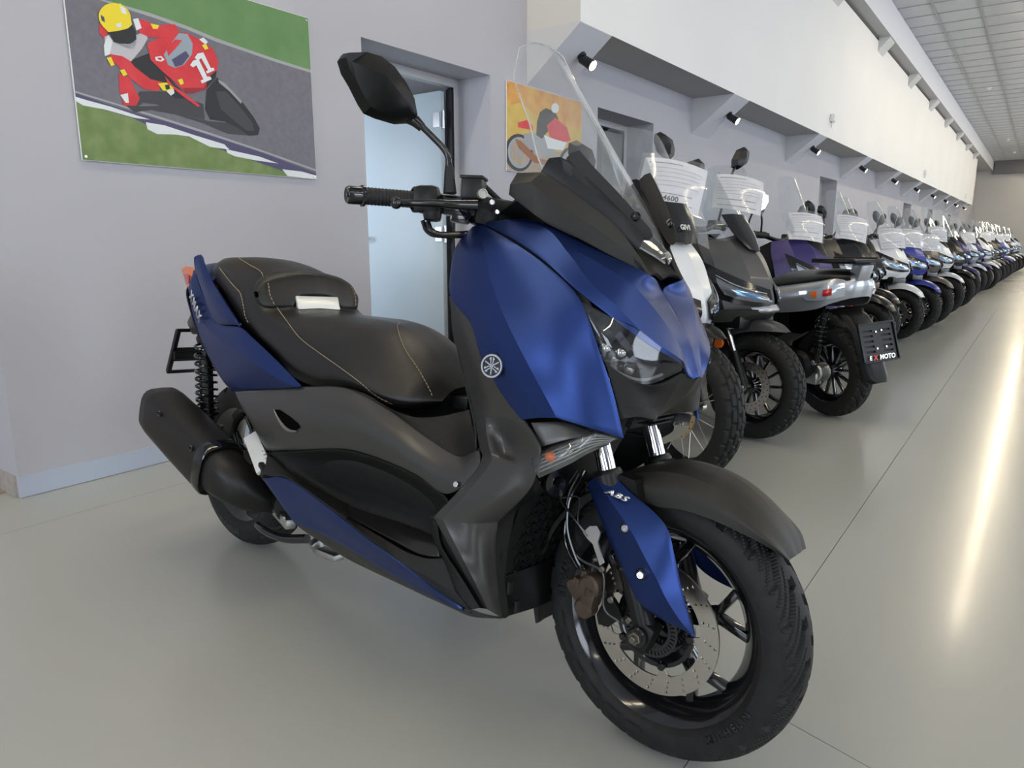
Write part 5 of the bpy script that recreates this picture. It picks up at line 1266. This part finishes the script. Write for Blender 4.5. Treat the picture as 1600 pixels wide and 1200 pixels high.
        tp_ = patch([[Vector(p) for p in r_] for r_ in ([(.62, -.21, .62), (.25, -.23, .60), (-.05, -.19, .68), (-.24, -.12, .78)], [(.58, -.20, .70), (.22, -.22, .70), (-.06, -.185, .76), (-.27, -.11, .82)], [(.52, -.17, .735), (.18, -.18, .80), (-.08, -.15, .85), (-.28, -.06, .865)])], 4)
        mk(MB().grid(tp_)).build('tail_panel', col, root, thick=.005)
        # mirror
        st = [Vector((1.06 + fx, -.20, 1.05 + t)), Vector((1.08 + fx, -.235, 1.13 + t + mt * .7)), Vector((1.09 + fx, -.275, 1.19 + t + mt))]
        mk(MB().tube(st, .007, 8, smooth=4)).build('mirror_stem', m_bk, root)
        c = Vector((1.09 + fx, -.312, 1.235 + t + mt)); ring = [(-.075, .055), (-.04, .07), (.03, .045), (.062, -.01), (.058, -.05), (.01, -.058), (-.05, -.03), (-.078, .015)]
        pts = [c + Vector((-abs(a) * .12, -a * -1, b)) for a, b in ring]
        apex = [c + Vector((.05, .02, -.01)), c + Vector((.045, -.03, .02))]
        b = MB(); n = len(pts); b.add(pts + [p.lerp(c, .25) + Vector((.028, 0, 0)) for p in pts] + [c + Vector((.042, -.005, .005))], [(i, (i + 1) % n, n + (i + 1) % n, n + i) for i in range(n)] + [(n + i, n + (i + 1) % n, 2 * n) for i in range(n)])
        mh = mk(b).build('mirror_head', m_bk, root, ang=22)
        mk(MB().add([p - Vector((.001, 0, 0)) for p in pts], [tuple(range(n))])).build('mirror_glass', m_mirg, mh, thick=.004)
        mk(MB().tube([(1.00 + fx, -.335, 1.02 + t), (1.03 + fx, -.235, 1.035 + t)], .016, 12)).build('grip', m_rub, root)
        b = MB().bar((1.03 + fx, -.24, 1.035 + t), (1.06 + fx, -.14, 1.035 + t), .05, .05, bev=.012); mk(b).build('switch_housing', m_bk, root)
        b = MB().tube([(1.07 + fx, -.15, 1.03 + t), (1.075 + fx, -.24, 1.035 + t), (1.05 + fx, -.31, 1.03 + t)], .006, 8, smooth=3); mk(b).build('brake_lever', m_gl, root)
    MB().tube([(1.06 + fx, -.16, 1.03 + t), (1.10 + fx, 0, 1.0 + t), (1.06 + fx, .16, 1.03 + t)], .016, 10, smooth=4).build('handlebar', m_bk, root)
    lw = MB().box((1.40 + fx, 0, .60), (.18, .30, .07), bev=.02); lw.bar((1.36 + fx, 0, .75), (1.28 + fx, 0, .55), .20, .12, bev=.02); lw.build('nose_underside', m_bk, root)
    g_ = []
    for (x, w_, z0, z1) in [(.25, .10, .45, .66), (.55, .15, .30, .66), (.85, .15, .27, .60), (1.02, .15, .26, .60), (1.12 + fx, .17, .28, .85), (1.20 + fx, .17, .32, .92), (1.27 + fx, .15, .45, .95), (1.34 + fx, .08, .58, .90)]: g_.append([Vector((x, 0, z0)), Vector((x, -w_, z0 + .02)), Vector((x, -w_, z1 - .03)), Vector((x, 0, z1))])
    MB().grid(g_).mirror().build('inner_frame', m_dark2, root)
    # seat
    rows = []
    for (x, w_, zb, zs, zt) in ((-.20, .07, .85, .875, .89), (-.08, .13, .83, .87, .90), (.10, .16, .77, .85, .90), (.27, .175, .72, .81, .875), (.36, .18, .69, .77, .80), (.52, .18, .64, .73, .775), (.68, .165, .63, .70, .765), (.82, .13, .61, .67, .72), (.92, .07, .60, .63, .65)):
        rows.append([Vector((x, -w_ * .95, zb)), Vector((x, -w_, zs)), Vector((x, -w_ * .55, zt - .008)), Vector((x, 0, zt))])
    MB().grid(patch(rows, 4)).mirror().build('seat', m_lea, root, ang=60)
    MB().box((-.26, 0, .80), (.04, .18, .06), bev=.012).build('tail_light', m_red, root)
    MB().bar((.02, .11, .27), (.5, .11, .34), .09, .16, bev=.03).build('engine', m_bk, root)
    ex = MB().tube([(-.18, -.21, .42), (-.14, -.21, .40), (.22, -.20, .33), (.30, -.17, .30), (.45, -.10, .28)], [.045, .062, .062, .045, .022], 20); ex.build('exhaust', m_mpipe, root)
    for s in (-1, 1):
        sh_ = MB().tube([(-.05, s * .14, .66), (-.02, s * .14, .34)], .018, 10)
        for i in range(8): sh_.lathe([(.024, 0), (.032, .004), (.024, .008)], Vector((-.05, s * .14, .64)).lerp(Vector((-.03, s * .14, .42)), i / 7), (.03, 0, -1), 14)
        sh_.build('shock_absorber', m_bk, root)
    # windscreen
    w2 = screen_w; H = screen_h; z0 = 1.0
    def P(fr_, yy): z = z0 + (H - z0) * fr_; x = 1.372 + fx - (z - z0) * .62 - yy * yy * 1.9; return Vector((x, -yy, z))
    rows = []
    for fr_, ww in ((0, .15), (.15, .19), (.35, 1.0 * w2), (.7, .88 * w2), (.90, .74 * w2), (.975, .60 * w2), (1.0, .42 * w2)):
        ww = max(ww, .02); rows.append([P(fr_, ww), P(fr_, ww * .66), P(fr_, ww * .33), P(fr_, 0)])
    MB().grid(patch(rows, 4)).mirror().build('windscreen', screen_mat or m_screen, root, ang=60, thick=.003)
    ss = MB().box((.62, .20, .13), (.03, .03, .24), rot=(R(30), 0, 0), bev=.004); ss.tube([(.62, .16, .26), (.60, .27, .01)], .012, 10); ss.build('side_stand', m_bk, root)
    return root
def place(o, X, Yf, wb, lean=0.0, yaw=0.0, label='', group='scooters parked in a row along the wall'):
    """front contact at (X, Yf), nose towards the aisle (-Y)"""
    M = Matrix.Rotation(R(-90) + yaw, 4, 'Z') @ Matrix.Rotation(-lean, 4, 'X')
    o.matrix_world = Matrix.Translation((X, Yf, .003)) @ M @ Matrix.Translation((-wb, 0, 0))
    tag(o, label, 'scooter', group)
    return o
def price_sheet(bike, wb, label, price=None, y=0.03, z=1.09, w_=.26, h_=.21, tilt=0.0, fx=None):
    fx = wb - 1.50 if fx is None else fx
    root = empty('price_sheet'); tag(root, label, 'price sheet', 'price sheets in sleeves on the screens')
    az = R(-36); nrm = Vector((math.cos(az), math.sin(az), .42)).normalized(); sd = Vector((0, 0, 1)).cross(nrm).normalized(); up = nrm.cross(sd)
    c = Vector((1.372 + fx - (z - 1.0) * .62 + .045, y - .06, z))
    M = Matrix.Translation(c) @ Matrix((sd, up, nrm)).transposed().to_4x4() @ Matrix.Rotation(tilt, 4, 'Z')
    root.matrix_world = bike.matrix_world @ M
    def S(a, b, d=0): return Vector((a, b, -a * a * 1.4 + .010 * math.sin(b * 22 + a * 9) + d))
    g = [[S(w_ * (i / 10 - .5), h_ * (j / 10 - .5)) for i in range(11)] for j in range(11)]
    MB().grid(g).build('paper', m_paper, root, thick=.0008)
    g2 = [[S(w_ * 1.1 * (i / 10 - .5), h_ * 1.12 * (j / 10 - .5) + .008, .003) for i in range(11)] for j in range(11)]
    MB().grid(g2).build('sleeve', m_sleeve, root, thick=.0006)
    ln = MB()
    for (a0, a1, b) in ((-.42, .1, .40), (-.42, .35, -.20), (-.42, .38, -.38)): ln.grid([[S(w_ * (a0 + (a1 - a0) * i / 8), h_ * b + dd, .0015) for i in range(9)] for dd in (-.002, .002)])
    for k in range(5): ln.grid([[S(w_ * (-.42 + .84 * i / 8), h_ * (.30 - k * .085) + dd, .0015) for i in range(9)] for dd in (-.0007, .0007)])
    tag(ln.build('printed_lines', m_ink2, root, merge=False), kind='stuff')
    if price:
        vs_, fs_ = text_mesh(price, .034, bold=.0004); MB().add([S(v.x + .0, v.y - h_ * .30, .0018) for v in vs_], fs_).build('price', m_ink, root)
    MB().box((0, h_ * .54, 0), (.05, .012, .012), bev=.003).build('clip', m_sleeve, root)
    return root

# white one with a tall tourer screen and spoked wheel, right behind the blue scooter
WB2 = 1.58
b2 = make_scooter(P_white, m_bk, wb=WB2, Rf=.305, wf=.125, rbf=.222, front='spoke', groove='block', screen_h=1.50, screen_w=.235, disc=m_gold, refl='round', short_guard=True, fcol=m_bk, rimm=m_bk, tall=.10, dark_centre=False, lampm=mat('dim headlamp glass', (.20, .21, .23), .08, .5, coat=1.0), flank=m_tex2)
place(b2, 2.82, 1.16, WB2, R(3), R(-24), 'white scooter with spoked wheel and tall clear screen, next to the blue one')
fx = WB2 - 1.5
pl_ = sym_loft([[(1.30 + fx, -.12, 1.16), (1.325 + fx, -.06, 1.165), (1.33 + fx, 0, 1.165)], [(1.36 + fx, -.11, 1.06), (1.385 + fx, -.06, 1.06), (1.395 + fx, 0, 1.06)], [(1.41 + fx, -.07, 1.0), (1.425 + fx, -.03, .995), (1.43 + fx, 0, .99)]], 4).build('screen_plate', m_gl, b2, thick=.006)
vs_, fs_ = text_mesh('GIVI', .030, shear=.2, bold=.0008); MB().add([Vector((1.408 + fx + v.y * -.62, v.x, 1.06 + v.y)) for v in vs_], fs_).build('lettering', m_wal, pl_, thick=.001)
for s in (-1, 1):
    b = MB().grid(patch([[Vector((1.36 + fx, s * .13, 1.00)), Vector((1.31 + fx, s * .25, .98))], [Vector((1.28 + fx, s * .15, 1.14)), Vector((1.20 + fx, s * .30, 1.14))], [Vector((1.20 + fx, s * .16, 1.22)), Vector((1.12 + fx, s * .25, 1.24))]], 4)); b.build('wind_deflector', m_screen, b2, thick=.003)
price_sheet(b2, WB2, 'price sheet reading 14600 on the screen of the white scooter', '14600', y=.10, z=1.25, w_=.28, h_=.22, tilt=R(-10))

# matt grey crossover scooter
WB3 = 1.52
b3 = make_scooter(P_grey, m_bk, wb=WB3, Rf=.2745, wf=.12, rbf=.192, front='multi', groove='block', screen_h=1.36, screen_w=.21, disc=m_disc, mraise=.16, short_guard=True, refl='round', fork_top=m_forkb, rimm=m_gl, tall=.06, dark_centre=False, lower=m_tex2, lampm=mat('dim headlamp glass', (.20, .21, .23), .08, .5, coat=1.0), flank=m_tex2)
place(b3, 3.64, 1.12, WB3, R(1.5), R(-16), 'matt grey crossover scooter with bronze fork and round orange reflector')
price_sheet(b3, WB3, 'price sheet in a crumpled sleeve on the screen of the matt grey scooter', None, y=.15, z=1.25, w_=.26, h_=.19, tilt=R(-8))
fx = WB3 - 1.5
sym_loft([[(1.30 + fx, -.10, 1.13), (1.325 + fx, -.05, 1.135), (1.33 + fx, 0, 1.135)], [(1.38 + fx, -.09, 1.03), (1.40 + fx, -.05, 1.03), (1.405 + fx, 0, 1.03)], [(1.44 + fx, -.045, .96), (1.455 + fx, -.02, .955), (1.46 + fx, 0, .95)]], 4).build('screen_plate', m_gl, b3, thick=.006)
beak = sym_loft([[(1.50 + fx, -.10, .685), (1.56 + fx, -.05, .69), (1.585 + fx, 0, .695)], [(1.52 + fx, -.09, .655), (1.575 + fx, -.045, .66), (1.60 + fx, 0, .665)], [(1.46 + fx, -.08, .63), (1.52 + fx, -.04, .635), (1.54 + fx, 0, .64)]], 4).build('beak', P_silv, b3, thick=.004)

# family of similar maxi scooters further on
base = make_scooter(P_white, m_bk, wb=1.50)
defs = [  # X, Yf, paint, label, screen tall, wheel paint
 (5.60, 1.27, P_purp, 'dark violet scooter with a tall clear screen behind the silver tail', 1.30, None),
 (6.50, 1.14, P_dark, 'black scooter with slim headlights just past the silver tail-out scooter', 1.15, None),
 (7.30, 1.22, P_dark, 'black scooter squeezed between another black one and a white one', 1.10, None),
 (8.25, 1.14, P_white, 'white scooter with orange fork reflector, first white one past the blacks', 1.10, None),
 (9.10, 1.08, P_blue, 'royal blue scooter between the white and the grey-brown one', 1.05, None),
 (10.0, 1.04, P_brown, 'grey-brown scooter with price sheet after the royal blue one', 1.05, None),
 (11.4, 1.04, P_white, 'white scooter with tall screen beyond the grey-brown one', 1.25, None),
 (12.7, 1.00, P_dark, 'black scooter with white sheet halfway down the row', 1.25, None),
 (14.1, 1.02, P_purp, 'dark violet scooter about halfway down the row', 1.1, None),
 (15.9, 1.02, P_pale, 'pale scooter with bright white wheel rim in the far half of the row', 1.1, P_white),
 (16.8, .98, P_purp, 'violet scooter beside the pale one with white rims', 1.0, None),
 (17.5, .90, P_white, 'white scooter with white spoked-looking rim in the far half', 1.1, P_white),
 (18.9, .92, P_silv, 'silver scooter in the far half of the row', 1.1, None),
 (20.0, .88, P_brown, 'grey-brown scooter with gold wheel rims in the far half', 1.15, m_gold),
 (21.1, .85, P_dark, 'black scooter in the far half of the row', 1.2, None),
 (22.6, .82, P_blue, 'bright blue scooter near the far end of the row', 1.1, None),
 (24.0, .80, P_white, 'white scooter next to the bright blue one near the far end', 1.15, None),
 (25.6, .78, P_dark, 'third scooter from the far end of the row, black', 1.15, None),
 (27.4, .72, P_silv, 'second scooter from the far end of the row, silver', 1.1, None),
 (29.4, .66, P_pale, 'last pale scooter at the far end of the row', 1.1, None)]
sheets = {0: (1.06, 'price sheet on the dark violet scooter behind the silver tail', None), 1: (1.06, 'price sheet on the black scooter with slim headlights', None), 3: (.98, 'price sheet on the first white scooter past the blacks', None), 4: (.98, 'price sheet on the royal blue scooter', None), 5: (.93, 'price sheet hanging low on the grey-brown scooter', None), 6: (1.04, 'price sheet on the white scooter beyond the grey-brown one', None), 9: (1.0, 'price sheet on the pale scooter with white rims', None), 12: (1.02, 'price sheet on the silver scooter in the far half', None), 13: (1.05, 'price sheet on the grey-brown scooter in the far half', None), 15: (1.0, 'price sheet on the bright blue scooter near the far end', None), 17: (1.02, 'price sheet on the third scooter from the far end', None)}
rs_ = random.Random(3)
first = True
for i, (X, Yf, pt, lb_, sh_, rim_) in enumerate(defs):
    if first: o = base; first = False; src = copy_tree(base)
    else: o = copy_tree(src)
    cm = {P_white: pt}
    def recolor(ob):
        if ob.type == 'MESH':
            for sl in ob.material_slots:
                if sl.material == P_white: sl.link = 'OBJECT'; sl.material = pt
                if rim_ and ob.name.startswith(('front_wheel', 'rear_wheel')): sl.link = 'OBJECT'; sl.material = rim_
            if ob.name.startswith('windscreen'): 
                k_ = sh_; ob.scale = (1, 1, k_); ob.location = (0.62 * (k_ - 1) * 0 , 0, -(k_ - 1) * 1.0)
        for ch in ob.children: recolor(ch)
    recolor(o)
    place(o, X, Yf, 1.50, R(2.5 + rs_.random() * 2), R(-14 + rs_.uniform(-2, 2)), lb_)
    if i in sheets: z, l2, pr = sheets[i]; price_sheet(o, 1.50, l2, pr, y=-.02, z=z + .04, tilt=R(rs_.uniform(-8, 6)))
def kill(o):
    for ch in list(o.children): kill(ch)
    bpy.data.objects.remove(o)
kill(src)
# ------------------------------------------------------------------ silver scooter parked tail-out
def tail_out():
    b4 = make_scooter(P_purp, m_bk, wb=1.46, screen_h=1.50, screen_w=.22)
    for ch in list(b4.children):
        if ch.name.split('.')[0] in ('rear_wheel', 'tail_panel', 'tail_light', 'engine', 'exhaust', 'shock_absorber', 'seat', 'side_stand'): kill(ch)
    b4.matrix_world = Matrix.Translation((4.40, .90, .003)) @ Matrix.Rotation(R(57), 4, 'Z') @ Matrix.Rotation(R(-3), 4, 'X')
    tag(b4, 'silver-tailed scooter parked tail-out with luggage rack and empty plate frame', 'scooter', 'scooters parked in a row along the wall')
    wheel(b4, 'rear_wheel', (0, 0, .268), .268, .13, .178, 'multi', 'city', m_gl)
    # tail shell
    rows = [[(.62, .19, .60), (.25, .215, .60), (-.05, .19, .635), (-.27, .14, .675), (-.40, .07, .70), (-.43, 0, .705)],
            [(.60, .20, .66), (.24, .225, .68), (-.06, .20, .715), (-.29, .15, .745), (-.43, .075, .755), (-.46, 0, .757)],
            [(.56, .185, .70), (.22, .20, .74), (-.07, .18, .775), (-.28, .135, .80), (-.41, .06, .805), (-.44, 0, .805)],
            [(.50, .15, .715), (.20, .15, .77), (-.08, .13, .805), (-.26, .09, .825), (-.37, .04, .83), (-.39, 0, .83)]]
    cx = lambda p: Vector((p[0] if p[0] > 0 else p[0] * .42, p[1], p[2]))
    b = MB().grid(patch([[cx(p) for p in r_] for r_ in rows], 5)).mirror(); b.build('tail_shell', P_silv, b4, thick=.005, ang=45)
    for s in (1, -1):
        mk = (lambda q: q) if s > 0 else (lambda q: q.flipped())
        g = patch([[cx(p) + Vector((0, .003, 0)) for p in r_] for r_ in ([(.05, .214, .735), (-.12, .196, .752), (-.28, .158, .772), (-.385, .10, .785)], [(.03, .216, .712), (-.13, .202, .722), (-.295, .166, .735), (-.41, .10, .745)], [(-.02, .210, .690), (-.14, .196, .690), (-.285, .156, .70), (-.39, .095, .715)])], 5)
        l_ = mk(MB().grid(g)).build('tail_lamp', m_hl, b4, thick=.008)
        mk(MB().grid([[p + Vector((-.001, .004, 0)) for p in r_[4:7]] for r_ in g[2:8]])).build('lamp_bulb', m_org, l_, thick=.003); mk(MB().grid([[p + Vector((-.002, .004, 0)) for p in r_[8:12]] for r_ in g[2:8]])).build('lamp_core', m_red, l_, thick=.003)
        sh_ = MB().tube([(-.06, s * .13, .62), (-.01, s * .13, .33)], .017, 12); so = sh_.build('shock_absorber', m_bk, b4)
        pts = [Vector((-.055, s * .13, .60)).lerp(Vector((-.025, s * .13, .40)), i / 90) + Vector((math.cos(i * .55), math.sin(i * .55), 0)) * .028 for i in range(91)]; MB().tube(pts, .004, 6).build('spring', m_gl, so)
        MB().disc((-.01, s * .135, .33), .014, (0, s, 0), .02, 14, .002).build('shock_bolt', m_steel, so)
    # seat
    rows = []
    for (x, w_, zb, zs, zt) in ((-.18, .08, .80, .825, .84), (-.08, .14, .78, .82, .85), (.10, .17, .74, .80, .845), (.30, .18, .70, .77, .825), (.45, .18, .67, .73, .775), (.65, .16, .64, .70, .755), (.80, .10, .62, .66, .70)): rows.append([Vector((x, -w_ * .95, zb)), Vector((x, -w_, zs)), Vector((x, -w_ * .55, zt - .008)), Vector((x, 0, zt))])
    MB().grid(patch(rows, 4)).mirror().build('seat', m_lea, b4, ang=60)
    # rack
    rk = MB(); rk.prism([(.12, -.07, .885), (.12, .07, .885), (-.06, .10, .885), (-.18, .115, .888), (-.23, .10, .890), (-.25, 0, .890), (-.23, -.10, .890), (-.18, -.115, .888), (-.06, -.10, .885)], (0, 0, .016)); ro = rk.build('luggage_rack', m_bk, b4, bevel=.004)
    MB().bar((-.16, 0, .80), (-.19, 0, .888), .09, .07, bev=.015).build('rack_post', P_silv, ro)
    for y in (-.08, .08): MB().bar((.10, y, .905), (-.20, y, .908), .012, .008, bev=.002).build('rack_rib', m_rub, ro)
    # rear mudguard and plate frame
    rows = []
    for (x, z, w_) in ((-.08, .64, .085), (-.17, .61, .085), (-.24, .54, .085), (-.285, .44, .082), (-.315, .35, .08), (-.345, .285, .075), (-.36, .26, .05)): rows.append([Vector((x + .035, -w_, z - .01)), Vector((x + .005, -w_ * .7, z)), Vector((x, 0, z + .004))])
    MB().grid(patch(rows, 4)).mirror().build('rear_mudguard', m_bk, b4, thick=.005)
    pc = Vector((-.312, 0, .475)); upv = Vector((.30, 0, .95)).normalized(); nv = Vector((-.95, 0, .30)).normalized(); sd = Vector((0, -1, 0))
    W_, H_ = .245, .205
    holes = []; rects = []
    for j in range(5):
        for i, (x0, x1) in enumerate(((-.095, -.03), (.03, .095))):
            y0 = -.055 + j * .028; rects.append((x0, x1, y0, y0 + .011)); holes.append([(x0, y0), (x1, y0), (x1, y0 + .011), (x0, y0 + .011)])
    V, F = plate_cdt([[(-W_ / 2, -H_ / 2), (W_ / 2, -H_ / 2), (W_ / 2, H_ / 2), (-W_ / 2, H_ / 2)]], holes, lambda p: not any(x0 < p.x < x1 and y0 < p.y < y1 for x0, x1, y0, y1 in rects))
    pf = MB().add([pc + sd * v.x + upv * v.y for v in V], F).build('plate_frame', m_bk, b4, thick=.005)
    rim = [pc + sd * a + upv * b_ + nv * .003 for a, b_ in ((-W_ / 2, -H_ / 2), (W_ / 2, -H_ / 2), (W_ / 2, H_ / 2), (-W_ / 2, H_ / 2))]
    bb = MB()
    for i in range(4): bb.bar(rim[i], rim[(i + 1) % 4], .010, .010, up=nv, bev=.003)
    bb.build('frame_rim', m_bk, pf); 
    MB().add([pc + sd * a + upv * b_ - nv * .012 for a, b_ in ((-.10, -.08), (.10, -.08), (.10, .09), (-.10, .09))], [(0, 1, 2, 3)]).build('frame_back', m_dark2, pf, thick=.004)
    for (a, b_) in ((-.01, .055), (-.02, -.035), (.045, -.03), (.03, .06)): MB().disc(pc + sd * a + upv * b_ + nv * .004, .0055, nv, .003, 12, .001).build('plate_screw', m_chr, pf)
    def word(t, cx, size, m):
        vs_, fs_ = text_mesh(t, size, shear=.15, bold=.0012); MB().add([pc + sd * (cx + v.x) + upv * (v.y - .083) + nv * .0095 for v in vs_], fs_).build('lettering', m, pf)
    word('MOTO', .035, .036, m_wal); word('X', -.048, .036, mat('red lettering', (.75, .02, .02), .4)); word('E', -.082, .030, m_wal)
    # transmission case on the left, swingarm, hub
    cs = MB(); cs.bar((.50, .13, .36), (.02, .13, .30), .085, .15, bev=.035); cs.disc((.46, .12, .36), .10, (0, 1, 0), .07, 28, .02); cs.disc((.08, .12, .305), .085, (0, 1, 0), .06, 28, .02); cs.build('transmission_case', m_bk, b4)
    hb = MB(); hb.disc((0, .06, .268), .055, (0, 1, 0), .07, 24, .008); hb.box((.03, .12, .235), (.12, .05, .07), bev=.015); hb.build('final_drive', m_alu, b4)
    MB().bar((.40, .0, .40), (.55, .0, .45), .20, .20, bev=.04).build('engine', m_bk, b4)
    MB().tube([(-.16, -.20, .40), (.20, -.19, .33), (.30, -.15, .30), (.44, -.08, .28)], [.055, .055, .04, .02], 18).build('exhaust', m_mpipe, b4)
    ss = MB().tube([(.55, .14, .24), (.53, .26, .012)], .012, 10); ss.box((.53, .262, .010), (.05, .04, .012), bev=.003); ss.build('side_stand', m_bk, b4)
    return b4
b4 = tail_out()
